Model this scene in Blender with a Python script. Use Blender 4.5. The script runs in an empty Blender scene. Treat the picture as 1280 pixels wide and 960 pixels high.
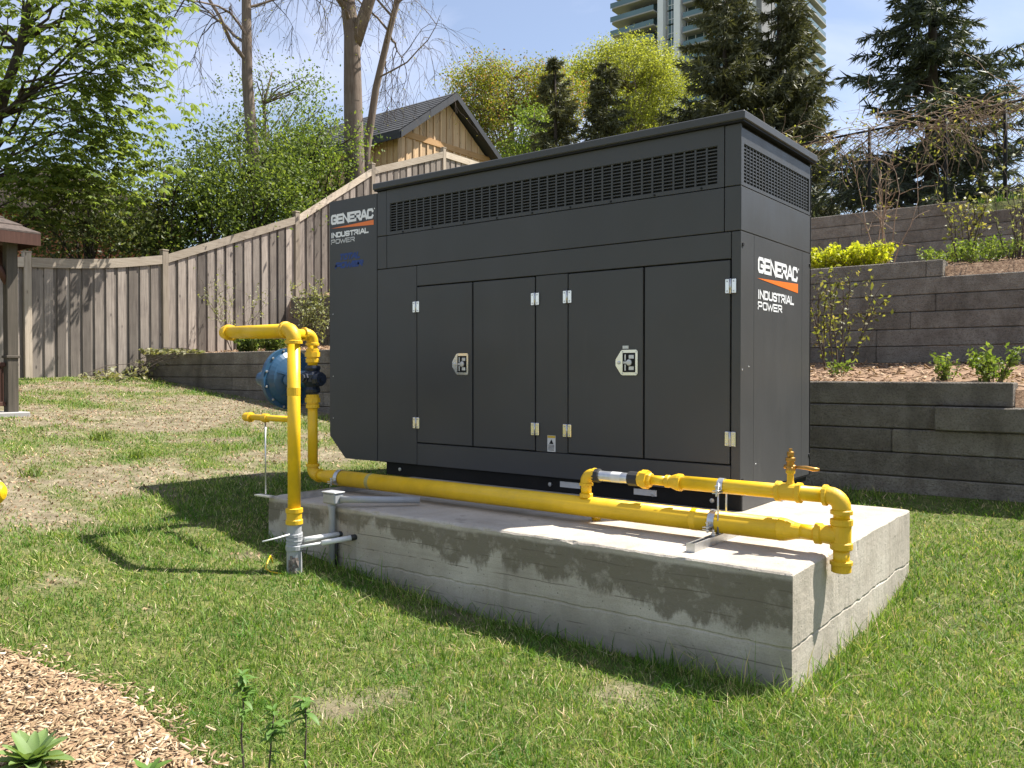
import bpy, math, random
import numpy as np
from mathutils import Vector, Matrix, noise

scene = bpy.context.scene
R_ = math.radians

# ---------------------------------------------------------------- camera
CAM = Vector((2.0261, -4.9007, 1.383))
CF = Vector((-0.61195, 0.79078, -0.01365)); CR = Vector((0.79085, 0.61201, 0.0)); CU = CR.cross(CF)
cd = bpy.data.cameras.new("camera"); cam = bpy.data.objects.new("camera", cd)
scene.collection.objects.link(cam)
cd.sensor_width = 36.0; cd.lens = 1045.4 / 1280 * 36; cd.clip_start = 0.05; cd.clip_end = 3000
cam.matrix_world = Matrix(((CR.x, CU.x, -CF.x, CAM.x), (CR.y, CU.y, -CF.y, CAM.y), (CR.z, CU.z, -CF.z, CAM.z), (0, 0, 0, 1)))
scene.camera = cam

# ---------------------------------------------------------------- sun, sky, exposure
SUN = Vector((0.35, 0.55, 1.0)).normalized()          # towards the sun
sl = bpy.data.lights.new("sun", 'SUN'); sl.energy = 5.0; sl.angle = R_(0.53); sl.color = (1.0, 0.95, 0.87)
so = bpy.data.objects.new("sun", sl); scene.collection.objects.link(so)
so.rotation_euler = (-SUN).to_track_quat('-Z', 'Y').to_euler()
world = bpy.data.worlds.new("World"); scene.world = world; world.use_nodes = True
wn = world.node_tree.nodes; wl = world.node_tree.links
bg = wn["Background"]; bg.inputs[1].default_value = 0.072
sky = wn.new("ShaderNodeTexSky"); sky.sky_type = 'NISHITA'; sky.sun_disc = False
sky.sun_elevation = math.asin(SUN.z); sky.sun_rotation = math.atan2(SUN.x, SUN.y)
sky.air_density = 1.0; sky.dust_density = 0.7; sky.ozone_density = 1.6
tc = wn.new("ShaderNodeTexCoord"); mp = wn.new("ShaderNodeMapping"); mp.inputs['Scale'].default_value = (1.0, 1.0, 3.2)
wl.new(tc.outputs['Generated'], mp.inputs[0])
nz = wn.new("ShaderNodeTexNoise"); nz.inputs['Scale'].default_value = 2.6; nz.inputs['Detail'].default_value = 7; nz.inputs['Roughness'].default_value = 0.55; nz.inputs['Distortion'].default_value = 0.5
wl.new(mp.outputs[0], nz.inputs['Vector'])
rp = wn.new("ShaderNodeValToRGB"); rp.color_ramp.elements[0].position = 0.40; rp.color_ramp.elements[1].position = 0.72
rp.color_ramp.elements[0].color = (.14, .14, .14, 1); rp.color_ramp.elements[1].color = (0.52, 0.52, 0.54, 1)
wl.new(nz.outputs['Fac'], rp.inputs[0])
mx = wn.new("ShaderNodeMix"); mx.data_type = 'RGBA'; mx.inputs['B'].default_value = (7.6, 7.7, 9.2, 1)
wl.new(rp.outputs[0], mx.inputs['Factor']); wl.new(sky.outputs[0], mx.inputs['A']); wl.new(mx.outputs['Result'], bg.inputs[0])
scene.view_settings.view_transform = 'Standard'; scene.view_settings.look = 'None'
scene.view_settings.exposure = 1.2; scene.view_settings.gamma = 1.0
scene.view_settings.use_curve_mapping = False
scene.render.engine = 'CYCLES'
scene.cycles.max_bounces = 8; scene.cycles.transparent_max_bounces = 12

# ---------------------------------------------------------------- helpers
col = scene.collection

def ray(px, py):
    return CF + CR * ((px - 640) / 1045.4) - CU * ((py - 480) / 1045.4)

def at(px, py, x=None, y=None, z=None, d=None):
    """a point of the place: where the line of sight meets a plane (or a distance)"""
    r = ray(px, py)
    if d is not None: t = d
    elif x is not None: t = (x - CAM.x) / r.x
    elif y is not None: t = (y - CAM.y) / r.y
    else: t = (z - CAM.z) / r.z
    return CAM + r * t

class MB:
    def __init__(s): s.v = []; s.f = []; s.sm = []
    def add(s, vs, fs, smooth=False):
        o = len(s.v); s.v += [tuple(p) for p in vs]
        s.f += [tuple(i + o for i in f) for f in fs]; s.sm += [smooth] * len(fs); return s
    def box(s, x0, x1, y0, y1, z0, z1, b=0.0):
        if b <= 0:
            vs = [(x, y, z) for x in (x0, x1) for y in (y0, y1) for z in (z0, z1)]
            return s.add(vs, [(0, 1, 3, 2), (4, 6, 7, 5), (0, 4, 5, 1), (2, 3, 7, 6), (0, 2, 6, 4), (1, 5, 7, 3)])
        # chamfered box
        vs = []; idx = {}
        for i, x in enumerate((x0, x1)):
            for j, y in enumerate((y0, y1)):
                for k, z in enumerate((z0, z1)):
                    sx, sy, sz = (1, -1)[i] * b, (1, -1)[j] * b, (1, -1)[k] * b
                    for a, p in enumerate(((x, y + sy, z + sz), (x + sx, y, z + sz), (x + sx, y + sy, z))):
                        idx[i, j, k, a] = len(vs); vs.append(p)
        g = lambda i, j, k, a: idx[i, j, k, a]
        fs = []
        for i in (0, 1):
            q = [g(i, 0, 0, 0), g(i, 0, 1, 0), g(i, 1, 1, 0), g(i, 1, 0, 0)]; fs.append(q if i == 0 else q[::-1])
            q = [g(0, i, 0, 1), g(1, i, 0, 1), g(1, i, 1, 1), g(0, i, 1, 1)]; fs.append(q if i == 0 else q[::-1])
            q = [g(0, 0, i, 2), g(0, 1, i, 2), g(1, 1, i, 2), g(1, 0, i, 2)]; fs.append(q if i == 0 else q[::-1])
        for i in (0, 1):
            for j in (0, 1):
                q = [g(0, i, j, 1), g(0, i, j, 2), g(1, i, j, 2), g(1, i, j, 1)]; fs.append(q if i == j else q[::-1])
                q = [g(i, 0, j, 2), g(i, 0, j, 0), g(i, 1, j, 0), g(i, 1, j, 2)]; fs.append(q if i == j else q[::-1])
                q = [g(i, j, 0, 0), g(i, j, 0, 1), g(i, j, 1, 1), g(i, j, 1, 0)]; fs.append(q if i == j else q[::-1])
                for k in (0, 1):
                    q = [g(i, j, k, 0), g(i, j, k, 1), g(i, j, k, 2)]; fs.append(q if (i + j + k) % 2 == 0 else q[::-1])
        return s.add(vs, fs)
    def tube(s, pts, rad, n=12, caps=True, smooth=True):
        pts = [Vector(p) for p in pts]
        if not hasattr(rad, '__len__'): rad = [rad] * len(pts)
        m = len(pts); tan = []
        for i in range(m):
            t = pts[min(i + 1, m - 1)] - pts[max(i - 1, 0)]
            if t.length < 1e-9: t = Vector((0, 0, 1))
            tan.append(t.normalized())
        t0 = tan[0]; ref = Vector((0, 0, 1)) if abs(t0.z) < .9 else Vector((1, 0, 0))
        u = t0.cross(ref).normalized(); vs = []
        for i in range(m):
            t = tan[i]; u = (u - t * u.dot(t))
            u = u.normalized() if u.length > 1e-6 else t.orthogonal().normalized()
            w = t.cross(u)
            for k in range(n):
                a = 2 * math.pi * k / n
                vs.append(pts[i] + (u * math.cos(a) + w * math.sin(a)) * rad[i])
        fs = [(i * n + k, i * n + (k + 1) % n, (i + 1) * n + (k + 1) % n, (i + 1) * n + k) for i in range(m - 1) for k in range(n)]
        s.add(vs, fs, smooth)
        if caps:
            o = len(s.v) - len(vs)
            s.f.append(tuple(o + k for k in range(n))[::-1]); s.sm.append(False)
            s.f.append(tuple(o + (m - 1) * n + k for k in range(n))); s.sm.append(False)
        return s
    def rings(s, p, axis, prof, n=20):
        """lathe: prof = [(distance along axis, radius)] ; sharp edges by repeating"""
        p = Vector(p); ax = Vector(axis).normalized()
        ref = Vector((0, 0, 1)) if abs(ax.z) < .9 else Vector((1, 0, 0))
        u = ax.cross(ref).normalized(); w = ax.cross(u); vs = []
        for d, r in prof:
            for k in range(n):
                a = 2 * math.pi * k / n
                vs.append(p + ax * d + (u * math.cos(a) + w * math.sin(a)) * r)
        m = len(prof)
        fs = [(i * n + k, i * n + (k + 1) % n, (i + 1) * n + (k + 1) % n, (i + 1) * n + k) for i in range(m - 1) for k in range(n)]
        fs += [tuple(range(n))[::-1], tuple(range((m - 1) * n, m * n))]
        return s.add(vs, fs, False)
    def prism(s, poly, axis, a0, a1):
        """poly in the two other axes (in xyz order), extruded along axis"""
        n = len(poly); vs = []
        for a in (a0, a1):
            for (p, q) in poly:
                vs.append({'x': (a, p, q), 'y': (p, a, q), 'z': (p, q, a)}[axis])
        fs = [tuple(range(n))[::-1], tuple(range(n, 2 * n))] + [(i, (i + 1) % n, n + (i + 1) % n, n + i) for i in range(n)]
        return s.add(vs, fs)
    def mesh(s, name, mat):
        me = bpy.data.meshes.new(name); me.from_pydata(s.v, [], s.f); me.update()
        if any(s.sm): me.polygons.foreach_set('use_smooth', s.sm)
        if mat: me.materials.append(mat)
        return me
    def build(s, name, mat, parent=None, fix=True):
        me = s.mesh(name, mat)
        if fix and len(s.f) < 20000:
            import bmesh
            bm = bmesh.new(); bm.from_mesh(me); bmesh.ops.recalc_face_normals(bm, faces=bm.faces); bm.to_mesh(me); bm.free()
        return link(name, me, parent)

def link(name, me, parent=None):
    o = bpy.data.objects.new(name, me); col.objects.link(o)
    if parent is not None:
        o.parent = parent
        q = parent; off = Vector((0, 0, 0))
        while q is not None: off += q.location; q = q.parent
        o.location = -off           # geometry is given in world space, things carry a location only
    return o

def thing(name, label, cat, loc=(0, 0, 0), group=None):
    o = bpy.data.objects.new(name, None); o.empty_display_size = .1; col.objects.link(o); o.location = loc
    return tag(o, label, cat, group)

def tag(o, label=None, cat=None, group=None, kind=None):
    if label: o['label'] = label
    if cat: o['category'] = cat
    if group: o['group'] = group
    if kind: o['kind'] = kind
    return o

def fast_mesh(name, V, Fc, mat, parent=None, smooth=False):
    V = np.ascontiguousarray(V, dtype=np.float32); Fc = np.ascontiguousarray(Fc, dtype=np.int32)
    me = bpy.data.meshes.new(name); n, k = Fc.shape
    me.vertices.add(len(V)); me.vertices.foreach_set('co', V.ravel())
    me.loops.add(n * k); me.loops.foreach_set('vertex_index', Fc.ravel())
    me.polygons.add(n); me.polygons.foreach_set('loop_start', np.arange(n, dtype=np.int32) * k)
    me.update(calc_edges=True)
    if smooth: me.polygons.foreach_set('use_smooth', np.ones(n, dtype=bool))
    me.materials.append(mat)
    return link(name, me, parent)

# ---------------------------------------------------------------- materials
def new_mat(name):
    m = bpy.data.materials.new(name); m.use_nodes = True
    nt = m.node_tree; return m, nt.nodes, nt.links, nt.nodes['Principled BSDF']

def ramp(n, l, src, stops):
    r = n.new('ShaderNodeValToRGB'); e = r.color_ramp.elements
    while len(e) < len(stops): e.new(0.5)
    for i, (p, c) in enumerate(stops):
        e[i].position = p; e[i].color = (c[0], c[1], c[2], 1) if hasattr(c, '__len__') else (c, c, c, 1)
    l.new(src, r.inputs[0]); return r.outputs[0]

def tex_noise(n, l, scale, detail=4, rough=.55, stretch=None, coord='Object', dist=0.0):
    t = n.new('ShaderNodeTexCoord'); mpn = n.new('ShaderNodeMapping')
    if stretch: mpn.inputs['Scale'].default_value = stretch
    l.new(t.outputs[coord], mpn.inputs[0])
    q = n.new('ShaderNodeTexNoise'); q.inputs['Scale'].default_value = scale; q.inputs['Detail'].default_value = detail
    q.inputs['Roughness'].default_value = rough; q.inputs['Distortion'].default_value = dist
    l.new(mpn.outputs[0], q.inputs['Vector']); return q.outputs['Fac']

def mixc(n, l, fac, a, b, mode='MIX'):
    m = n.new('ShaderNodeMix'); m.data_type = 'RGBA'; m.blend_type = mode
    if isinstance(fac, (int, float)): m.inputs['Factor'].default_value = fac
    else: l.new(fac, m.inputs['Factor'])
    for k, v in (('A', a), ('B', b)):
        if hasattr(v, '__len__'): m.inputs[k].default_value = (*v[:3], 1)
        else: l.new(v, m.inputs[k])
    return m.outputs['Result']

def bump(n, l, b, src, strength=.3, dist=.01):
    q = n.new('ShaderNodeBump'); q.inputs['Strength'].default_value = strength; q.inputs['Distance'].default_value = dist
    l.new(src, q.inputs['Height']); l.new(q.outputs[0], b.inputs['Normal'])

def simple(name, c, rough=.5, metal=0.0, var=.12, scale=6, bmp=0.0, bscale=60, spec=.5):
    m, n, l, b = new_mat(name)
    f = tex_noise(n, l, scale)
    lo = [x * (1 - var) for x in c]; hi = [min(1, x * (1 + var)) for x in c]
    l.new(ramp(n, l, f, [(.3, lo), (.7, hi)]), b.inputs['Base Color'])
    b.inputs['Roughness'].default_value = rough; b.inputs['Metallic'].default_value = metal
    b.inputs['Specular IOR Level'].default_value = spec
    if bmp: bump(n, l, b, tex_noise(n, l, bscale), bmp, .004)
    return m

def leaf_mat(name, stops, trans=.45, rough=.5):
    """stops: colours picked per leaf at random"""
    m, n, l, b = new_mat(name)
    g = n.new('ShaderNodeNewGeometry')
    c = ramp(n, l, g.outputs['Random Per Island'], stops)
    l.new(c, b.inputs['Base Color']); b.inputs['Roughness'].default_value = rough; b.inputs['Specular IOR Level'].default_value = .3
    t = n.new('ShaderNodeBsdfTranslucent')
    l.new(mixc(n, l, 1.0, c, (1.25, 1.25, .55), 'MULTIPLY'), t.inputs[0])
    mxs = n.new('ShaderNodeMixShader'); mxs.inputs[0].default_value = trans
    l.new(b.outputs[0], mxs.inputs[1]); l.new(t.outputs[0], mxs.inputs[2])
    l.new(mxs.outputs[0], n['Material Output'].inputs[0]); return m

M = {}
def paint_mat():
    m, n, l, b = new_mat('charcoal_powder_coat')
    f = tex_noise(n, l, 1.1, 3); c = ramp(n, l, f, [(.3, (.060, .0605, .060)), (.7, (.068, .068, .0675))])
    d = tex_noise(n, l, 5.0, 8, .7, (1, 1, .22)); c = mixc(n, l, ramp(n, l, d, [(.58, 0), (.8, .22)]), c, (.11, .105, .095))     # thin dust
    l.new(c, b.inputs['Base Color']); b.inputs['Specular IOR Level'].default_value = .25
    l.new(ramp(n, l, d, [(.35, .34), (.7, .46)]), b.inputs['Roughness'])
    w = n.new('ShaderNodeMath'); w.operation = 'MULTIPLY_ADD'; w.inputs[1].default_value = .02; l.new(tex_noise(n, l, 600, 2), w.inputs[0]); l.new(tex_noise(n, l, 2.4, 1, .3), w.inputs[2])
    bump(n, l, b, w.outputs[0], .22, .03); return m
M['charcoal'] = paint_mat()
M['black'] = simple('black_steel', (.010, .010, .010), .65, 0, .2, 8, 0, 60, .25)
M['dark_void'] = simple('dark_interior', (.006, .006, .006), .8)
M['white_print'] = simple('white_print', (.82, .82, .82), .4, 0, .02)
M['grey_print'] = simple('grey_print', (.55, .55, .55), .4, 0, .02)
M['orange'] = simple('orange_print', (.85, .19, .02), .4, 0, .02)
M['blue_print'] = simple('blue_print', (.008, .04, .19), .5, 0, .25, 60)
M['label_white'] = simple('label_paper', (.6, .6, .58), .5, 0, .06, 40)
M['label_yellow'] = simple('label_yellow', (.6, .4, .03), .5)
M['chrome'] = simple('stainless_steel', (.72, .70, .66), .22, 1.0, .05, 20)
M['galv'] = simple('galvanized_steel', (.55, .56, .57), .42, .9, .12, 30)
def yellow_mat(name, c, rough, bs):
    m, n, l, b = new_mat(name)
    k = ramp(n, l, tex_noise(n, l, 7, 6, .6), [(.3, [q * .86 for q in c]), (.7, [min(1, q * 1.06) for q in c])])
    k = mixc(n, l, ramp(n, l, tex_noise(n, l, 34, 6, .72), [(.66, 0), (.74, .75)]), k, (.30, .16, .03))         # scuffs and rust
    k = mixc(n, l, ramp(n, l, tex_noise(n, l, 4.5, 7, .7, (1, 1, .5)), [(.56, 0), (.75, .35)]), k, (.42, .29, .07))   # grime
    l.new(k, b.inputs['Base Color'])
    l.new(ramp(n, l, tex_noise(n, l, 15, 5, .6), [(.3, rough - .08), (.7, rough + .2)]), b.inputs['Roughness'])
    bump(n, l, b, tex_noise(n, l, 130, 5, .6), bs, .004); return m
M['yellow'] = yellow_mat('yellow_gas_paint', (.80, .50, .010), .36, .10)
M['yellow_dull'] = yellow_mat('yellow_cast_fitting', (.74, .45, .012), .44, .35)
M['weld'] = simple('taped_joint', (.38, .33, .10), .5)
M['reg_blue'] = simple('blue_enamel', (.026, .08, .155), .28, 0, .08, 10)
M['reg_navy'] = simple('navy_casting', (.008, .014, .03), .4)
M['brass'] = simple('aged_brass', (.45, .24, .06), .38, .8, .25, 40)
M['pvc_grey'] = simple('grey_pvc', (.34, .35, .36), .45, 0, .06, 20)
M['pvc_white'] = simple('white_pvc', (.74, .74, .72), .4, 0, .05, 20)
M['rubber'] = simple('black_rubber', (.02, .02, .02), .6)
M['peel'] = simple('torn_tape', (.16, .13, .11), .8, 0, .6, 60)
M['glass'] = simple('tower_glass', (.05, .08, .09), .08, 0, .2, .2)
M['rail_glass'] = simple('tinted_balcony_glass', (.10, .17, .19), .10, 0, .1, .2)
M['tower_white'] = simple('white_cladding', (.72, .73, .74), .6, 0, .04, .3)
M['tower_grey'] = simple('grey_concrete', (.20, .20, .20), .7, 0, .1, .3)
M['slab'] = simple('pale_slab', (.30, .29, .275), .7, 0, .1, .3)
M['chip'] = leaf_mat('wood_chip', [(0, (.17, .11, .06)), (.4, (.34, .24, .135)), (.8, (.46, .35, .22)), (1, (.60, .49, .34))], 0.0, .85)
M['litter'] = leaf_mat('dry_leaf', [(0, (.16, .09, .05)), (.6, (.34, .22, .13)), (1, (.50, .38, .25))], .1, .85)
M['flower'] = simple('dandelion_yellow', (.75, .55, .01), .6)
M['stone'] = simple('field_stone', (.22, .18, .16), .85, 0, .3, 12, .4, 40)

def wood_mat(name, dark, mid, light, along='z', rand=.35, knots=True, rough=.8):
    m, n, l, b = new_mat(name)
    st = {'z': (14, 14, .7), 'x': (.7, 14, 14), 'y': (14, .7, 14)}[along]
    oi = n.new('ShaderNodeObjectInfo')
    t = n.new('ShaderNodeTexCoord'); ad = n.new('ShaderNodeVectorMath'); ad.operation = 'ADD'
    sc = n.new('ShaderNodeVectorMath'); sc.operation = 'SCALE'; sc.inputs['Scale'].default_value = 37.0
    cx = n.new('ShaderNodeCombineXYZ'); 
    for k in range(3): l.new(oi.outputs['Random'], cx.inputs[k])
    l.new(cx.outputs[0], sc.inputs[0]); l.new(t.outputs['Object'], ad.inputs[0]); l.new(sc.outputs[0], ad.inputs[1])
    def nzf(stretch, scale, detail):
        mp2 = n.new('ShaderNodeMapping'); mp2.inputs['Scale'].default_value = stretch; l.new(ad.outputs[0], mp2.inputs[0])
        q = n.new('ShaderNodeTexNoise'); q.inputs['Scale'].default_value = scale; q.inputs['Detail'].default_value = detail; q.inputs['Roughness'].default_value = .6
        l.new(mp2.outputs[0], q.inputs['Vector']); return q.outputs['Fac']
    grain = nzf(st, 3.0, 6); blot = nzf((1, 1, 1), 2.2, 3)
    c = ramp(n, l, grain, [(.25, dark), (.5, mid), (.75, light)])
    c = mixc(n, l, ramp(n, l, blot, [(.35, 0), (.7, .55)]), c, light)
    tone = ramp(n, l, oi.outputs['Random'], [(0, 1 - rand), (1, 1 + rand * .6)])
    c = mixc(n, l, 1.0, c, tone, 'MULTIPLY')
    if knots:
        v = n.new('ShaderNodeTexVoronoi'); v.inputs['Scale'].default_value = 3.2
        mp3 = n.new('ShaderNodeMapping'); mp3.inputs['Scale'].default_value = tuple(2.2 if q > 1 else .9 for q in st)
        l.new(ad.outputs[0], mp3.inputs[0]); l.new(mp3.outputs[0], v.inputs['Vector'])
        c = mixc(n, l, ramp(n, l, v.outputs['Distance'], [(.05, .8), (.12, 0)]), c, [q * .45 for q in dark])
    l.new(c, b.inputs['Base Color']); b.inputs['Roughness'].default_value = rough; b.inputs['Specular IOR Level'].default_value = .2
    bump(n, l, b, grain, .35, .006); return m

M['fence'] = wood_mat('weathered_fence_wood', (.12, .10, .088), (.235, .20, .172), (.37, .32, .27), 'z', .55)
M['fence_rail'] = wood_mat('pale_fence_rail', (.30, .24, .18), (.43, .36, .28), (.54, .47, .38), 'y')
M['fence_post'] = wood_mat('pale_fence_post', (.26, .21, .16), (.37, .31, .24), (.48, .41, .33))
M['cedar'] = wood_mat('fresh_cedar', (.46, .29, .15), (.62, .42, .24), (.72, .53, .33), 'z', .25)
M['cedar_x'] = wood_mat('fresh_cedar_trim', (.45, .24, .10), (.58, .34, .15), (.66, .42, .22), 'y', .2)
M['gazebo'] = wood_mat('brown_stained_wood', (.045, .022, .016), (.075, .036, .026), (.11, .055, .04), 'z', .2, False, .6)
M['gazebo_grey'] = wood_mat('greyed_post_wood', (.05, .045, .035), (.08, .07, .055), (.12, .10, .08), 'z', .2, False, .7)
M['bark'] = wood_mat('grey_brown_bark', (.09, .065, .05), (.17, .13, .10), (.26, .21, .17), 'z', .1, False, .9)
M['bark_dark'] = wood_mat('dark_bark', (.03, .023, .018), (.055, .042, .034), (.08, .065, .05), 'z', .1, False, .9)
M['twig'] = simple('brown_twig', (.075, .055, .042), .9, 0, .3, 10)
M['twig_pale'] = simple('pale_dead_vine', (.27, .19, .13), .9, 0, .35, 10)
M['shingle'] = simple('dark_shingles', (.045, .047, .052), .85, 0, .4, 18, .6, 30)
M['shingle_brown'] = simple('brown_shingles', (.075, .055, .045), .85, 0, .35, 18, .5, 30)
M['fascia'] = simple('charcoal_fascia', (.03, .033, .04), .6)
M['brick'] = simple('orange_brick', (.42, .15, .08), .85, 0, .3, 9)

def concrete_mat():
    m, n, l, b = new_mat('poured_concrete')
    base = ramp(n, l, tex_noise(n, l, 2.2, 9, .62), [(.3, (.33, .29, .235)), (.5, (.44, .395, .33)), (.72, (.55, .505, .43))])
    st = tex_noise(n, l, 2.0, 7, .7, (.45, .45, 15))                  # form-board streaks
    base = mixc(n, l, ramp(n, l, st, [(.52, 0), (.68, .38)]), base, (.30, .272, .222))
    t = n.new('ShaderNodeTexCoord'); s = n.new('ShaderNodeSeparateXYZ'); l.new(t.outputs['Object'], s.inputs[0])
    nrm = n.new('ShaderNodeNewGeometry'); sn = n.new('ShaderNodeSeparateXYZ'); l.new(nrm.outputs['Normal'], sn.inputs[0])
    fm = n.new('ShaderNodeMath'); fm.operation = 'LESS_THAN'; fm.inputs[1].default_value = -.7; l.new(sn.outputs['Y'], fm.inputs[0])
    def math2(op, a, b):
        q = n.new('ShaderNodeMath'); q.operation = op
        for i, v in enumerate((a, b)):
            if isinstance(v, (int, float)): q.inputs[i].default_value = v
            else: l.new(v, q.inputs[i])
        return q.outputs[0]
    # damp stain on the long side: a ragged band under the top edge, wider towards the right
    rag = tex_noise(n, l, 2.1, 9, .72, (1, 1, .55)); drip = tex_noise(n, l, 7.0, 4, .6, (1, 1, .12))
    k = math2('ADD', s.outputs['Z'], math2('MULTIPLY', rag, .62)); k = math2('ADD', k, math2('MULTIPLY', drip, .22)); k = math2('ADD', k, math2('MULTIPLY', s.outputs['X'], .045))
    mk = math2('MULTIPLY', ramp(n, l, k, [(.70, 0), (.74, .86)]), fm.outputs[0])
    edge = ramp(n, l, math2('ADD', s.outputs['Z'], math2('MULTIPLY', rag, .03)), [(.498, 1), (.512, 0)])
    mk = math2('MULTIPLY', mk, edge)
    mk = math2('MULTIPLY', mk, ramp(n, l, tex_noise(n, l, 9.0, 8, .72), [(.34, .35), (.48, 1)]))
    base = mixc(n, l, mk, base, (.15, .128, .092))
    # patches of laitance and lower damp foot
    foot = ramp(n, l, math2('ADD', s.outputs['Z'], math2('MULTIPLY', rag, .35)), [(.24, .7), (.40, 0)])
    base = mixc(n, l, math2('MULTIPLY', foot, fm.outputs[0]), base, (.20, .185, .145))
    dr = tex_noise(n, l, 4.2, 3, .5, (2.0, 2.0, .16))
    base = mixc(n, l, ramp(n, l, dr, [(.62, 0), (.69, .42)]), base, (.23, .205, .165))
    blot = tex_noise(n, l, 5.5, 3, .4, (1, 1, .6)); base = mixc(n, l, ramp(n, l, blot, [(.66, 0), (.70, .3)]), base, (.25, .23, .19))
    # thin form seams at uneven heights
    wv = n.new('ShaderNodeMath'); wv.operation = 'MULTIPLY_ADD'; wv.inputs[1].default_value = .035; l.new(tex_noise(n, l, 1.3, 5, .7, (1, 1, .2)), wv.inputs[0]); l.new(s.outputs['Z'], wv.inputs[2])
    for zz in (.105, .285, .372, .44):
        dd = n.new('ShaderNodeMath'); dd.operation = 'COMPARE'; dd.inputs[1].default_value = zz + .0175; dd.inputs[2].default_value = .0028; l.new(wv.outputs[0], dd.inputs[0])
        base = mixc(n, l, math2('MULTIPLY', math2('MULTIPLY', dd.outputs[0], fm.outputs[0]), ramp(n, l, tex_noise(n, l, 3.1 + zz * 7, 3, .6), [(.44, 0), (.54, .65)])), base, (.12, .10, .075))
    pit = n.new('ShaderNodeTexVoronoi'); pit.inputs['Scale'].default_value = 22; l.new(t.outputs['Object'], pit.inputs['Vector'])
    base = mixc(n, l, ramp(n, l, pit.outputs['Distance'], [(.05, .7), (.11, 0)]), base, (.13, .12, .095))
    spk = tex_noise(n, l, 120, 3, .6); base = mixc(n, l, ramp(n, l, spk, [(.35, .25), (.5, 0)]), base, (.2, .185, .15))
    l.new(base, b.inputs['Base Color']); b.inputs['Roughness'].default_value = .85; b.inputs['Specular IOR Level'].default_value = .2
    h = math2('ADD', math2('ADD', math2('ADD', tex_noise(n, l, 38, 9, .7), math2('MULTIPLY', st, .25)), tex_noise(n, l, 6, 4)), math2('MULTIPLY', ramp(n, l, pit.outputs['Distance'], [(.03, 0), (.12, 1)]), .6))
    bump(n, l, b, h, .45, .010); return m
M['concrete'] = concrete_mat()

def block_mat():
    m, n, l, b = new_mat('retaining_block')
    oi = n.new('ShaderNodeObjectInfo')
    c = ramp(n, l, tex_noise(n, l, 4.5, 10, .7), [(.3, (.23, .20, .168)), (.52, (.345, .31, .262)), (.78, (.48, .44, .378))])
    c = mixc(n, l, 1.0, c, ramp(n, l, oi.outputs['Random'], [(0, .78), (1, 1.16)]), 'MULTIPLY')
    c = mixc(n, l, ramp(n, l, tex_noise(n, l, 1.6, 7, .68, (1, 1, .35)), [(.5, 0), (.68, .6)]), c, (.085, .072, .055))
    c = mixc(n, l, ramp(n, l, tex_noise(n, l, 11.0, 6, .7), [(.62, 0), (.72, .55)]), c, (.45, .41, .35))
    c = mixc(n, l, ramp(n, l, tex_noise(n, l, 70, 4, .7), [(.36, .5), (.5, 0)]), c, (.09, .075, .06))
    l.new(c, b.inputs['Base Color']); b.inputs['Roughness'].default_value = .92; b.inputs['Specular IOR Level'].default_value = .15
    q = n.new('ShaderNodeMath'); q.operation = 'ADD'; l.new(tex_noise(n, l, 14, 10, .75), q.inputs[0]); l.new(tex_noise(n, l, 55, 5, .7), q.inputs[1])
    bump(n, l, b, q.outputs[0], 1.0, .05); return m
M['block'] = block_mat()

# ---------------------------------------------------------------- ground
rng = np.random.default_rng(7); random.seed(7)
YW1, YW2, YW3 = 2.7, 5.74, 9.9
XF = -12.1                                   # line of the wooden fence
def sstep(a, b, x):
    t = min(1, max(0, (x - a) / (b - a))); return t * t * (3 - 2 * t)
def G(x, y):
    """height of the ground"""
    if y < YW1 + .14:
        s = -x - .9; sp = .25 * math.log1p(math.exp(max(-40, min(40, s / .25)))) if s < 9 else s
        sp = min(sp, 13.5 + .2 * max(0, s - 13.5)) if s > 13.5 else sp
        yy = max(0.0, min(y, YW1))
        z = .115 * sp + .14 * yy * math.exp(min(0, x) / 6)
        z += .06 * sstep(1.6, 3.2, -y) * sstep(1.2, 3.0, -x)
        z += .018 * (noise.noise((x * .9, y * .9, 0)) )
        return z - .0
    if y < YW2 + .14:
        z0 = 1.24 + .41 * sstep(2, 6, -x)
        return z0 + .24 * min(1, (y - YW1) / 2.9) + .03 * noise.noise((x * 1.3, y * 1.3, 3))
    if y < YW3 + .14:
        z0 = 2.62 + .2 * sstep(3, 7, -x)
        return z0 + .5 * (y - YW2) / 4.2 + .04 * noise.noise((x * 1.1, y * 1.1, 5)) + .5 * sstep(9, 12, -x) * (y - YW2) / 4.2
    return 4.04 + .5 * sstep(7, 11, -x) + .4 * sstep(10, 40, y) + .05 * noise.noise((x * .7, y * .7, 9))

def fbm(x, y, s, o=4):
    return noise.fractal((x * s, y * s, 1.7), .9, 2.0, o)

BED = []
for (u_, v_) in ((-420, 800), (-150, 806), (0, 814), (50, 827), (110, 850), (150, 862), (190, 890), (225, 925), (262, 962), (285, 1000), (300, 1060)):
    p_ = at(u_, v_, z=.1)
    for _ in range(12): p_ = at(u_, v_, z=G(p_.x, p_.y) + .015)
    BED.append((p_.x, p_.y))
BED = sorted(BED) ; BED.append((max(q[0] for q in BED) + .03, -5.5))
XBED = max(q[0] for q in BED)
def bed_y(x):
    for (a, b), (c, d) in zip(BED, BED[1:]):
        if a <= x <= c: return b + (d - b) * (x - a) / (c - a) + .035 * noise.noise((x * 6, 0, 0))
    return -99
def in_bed(x, y): return x < XBED and y < bed_y(x)

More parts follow.
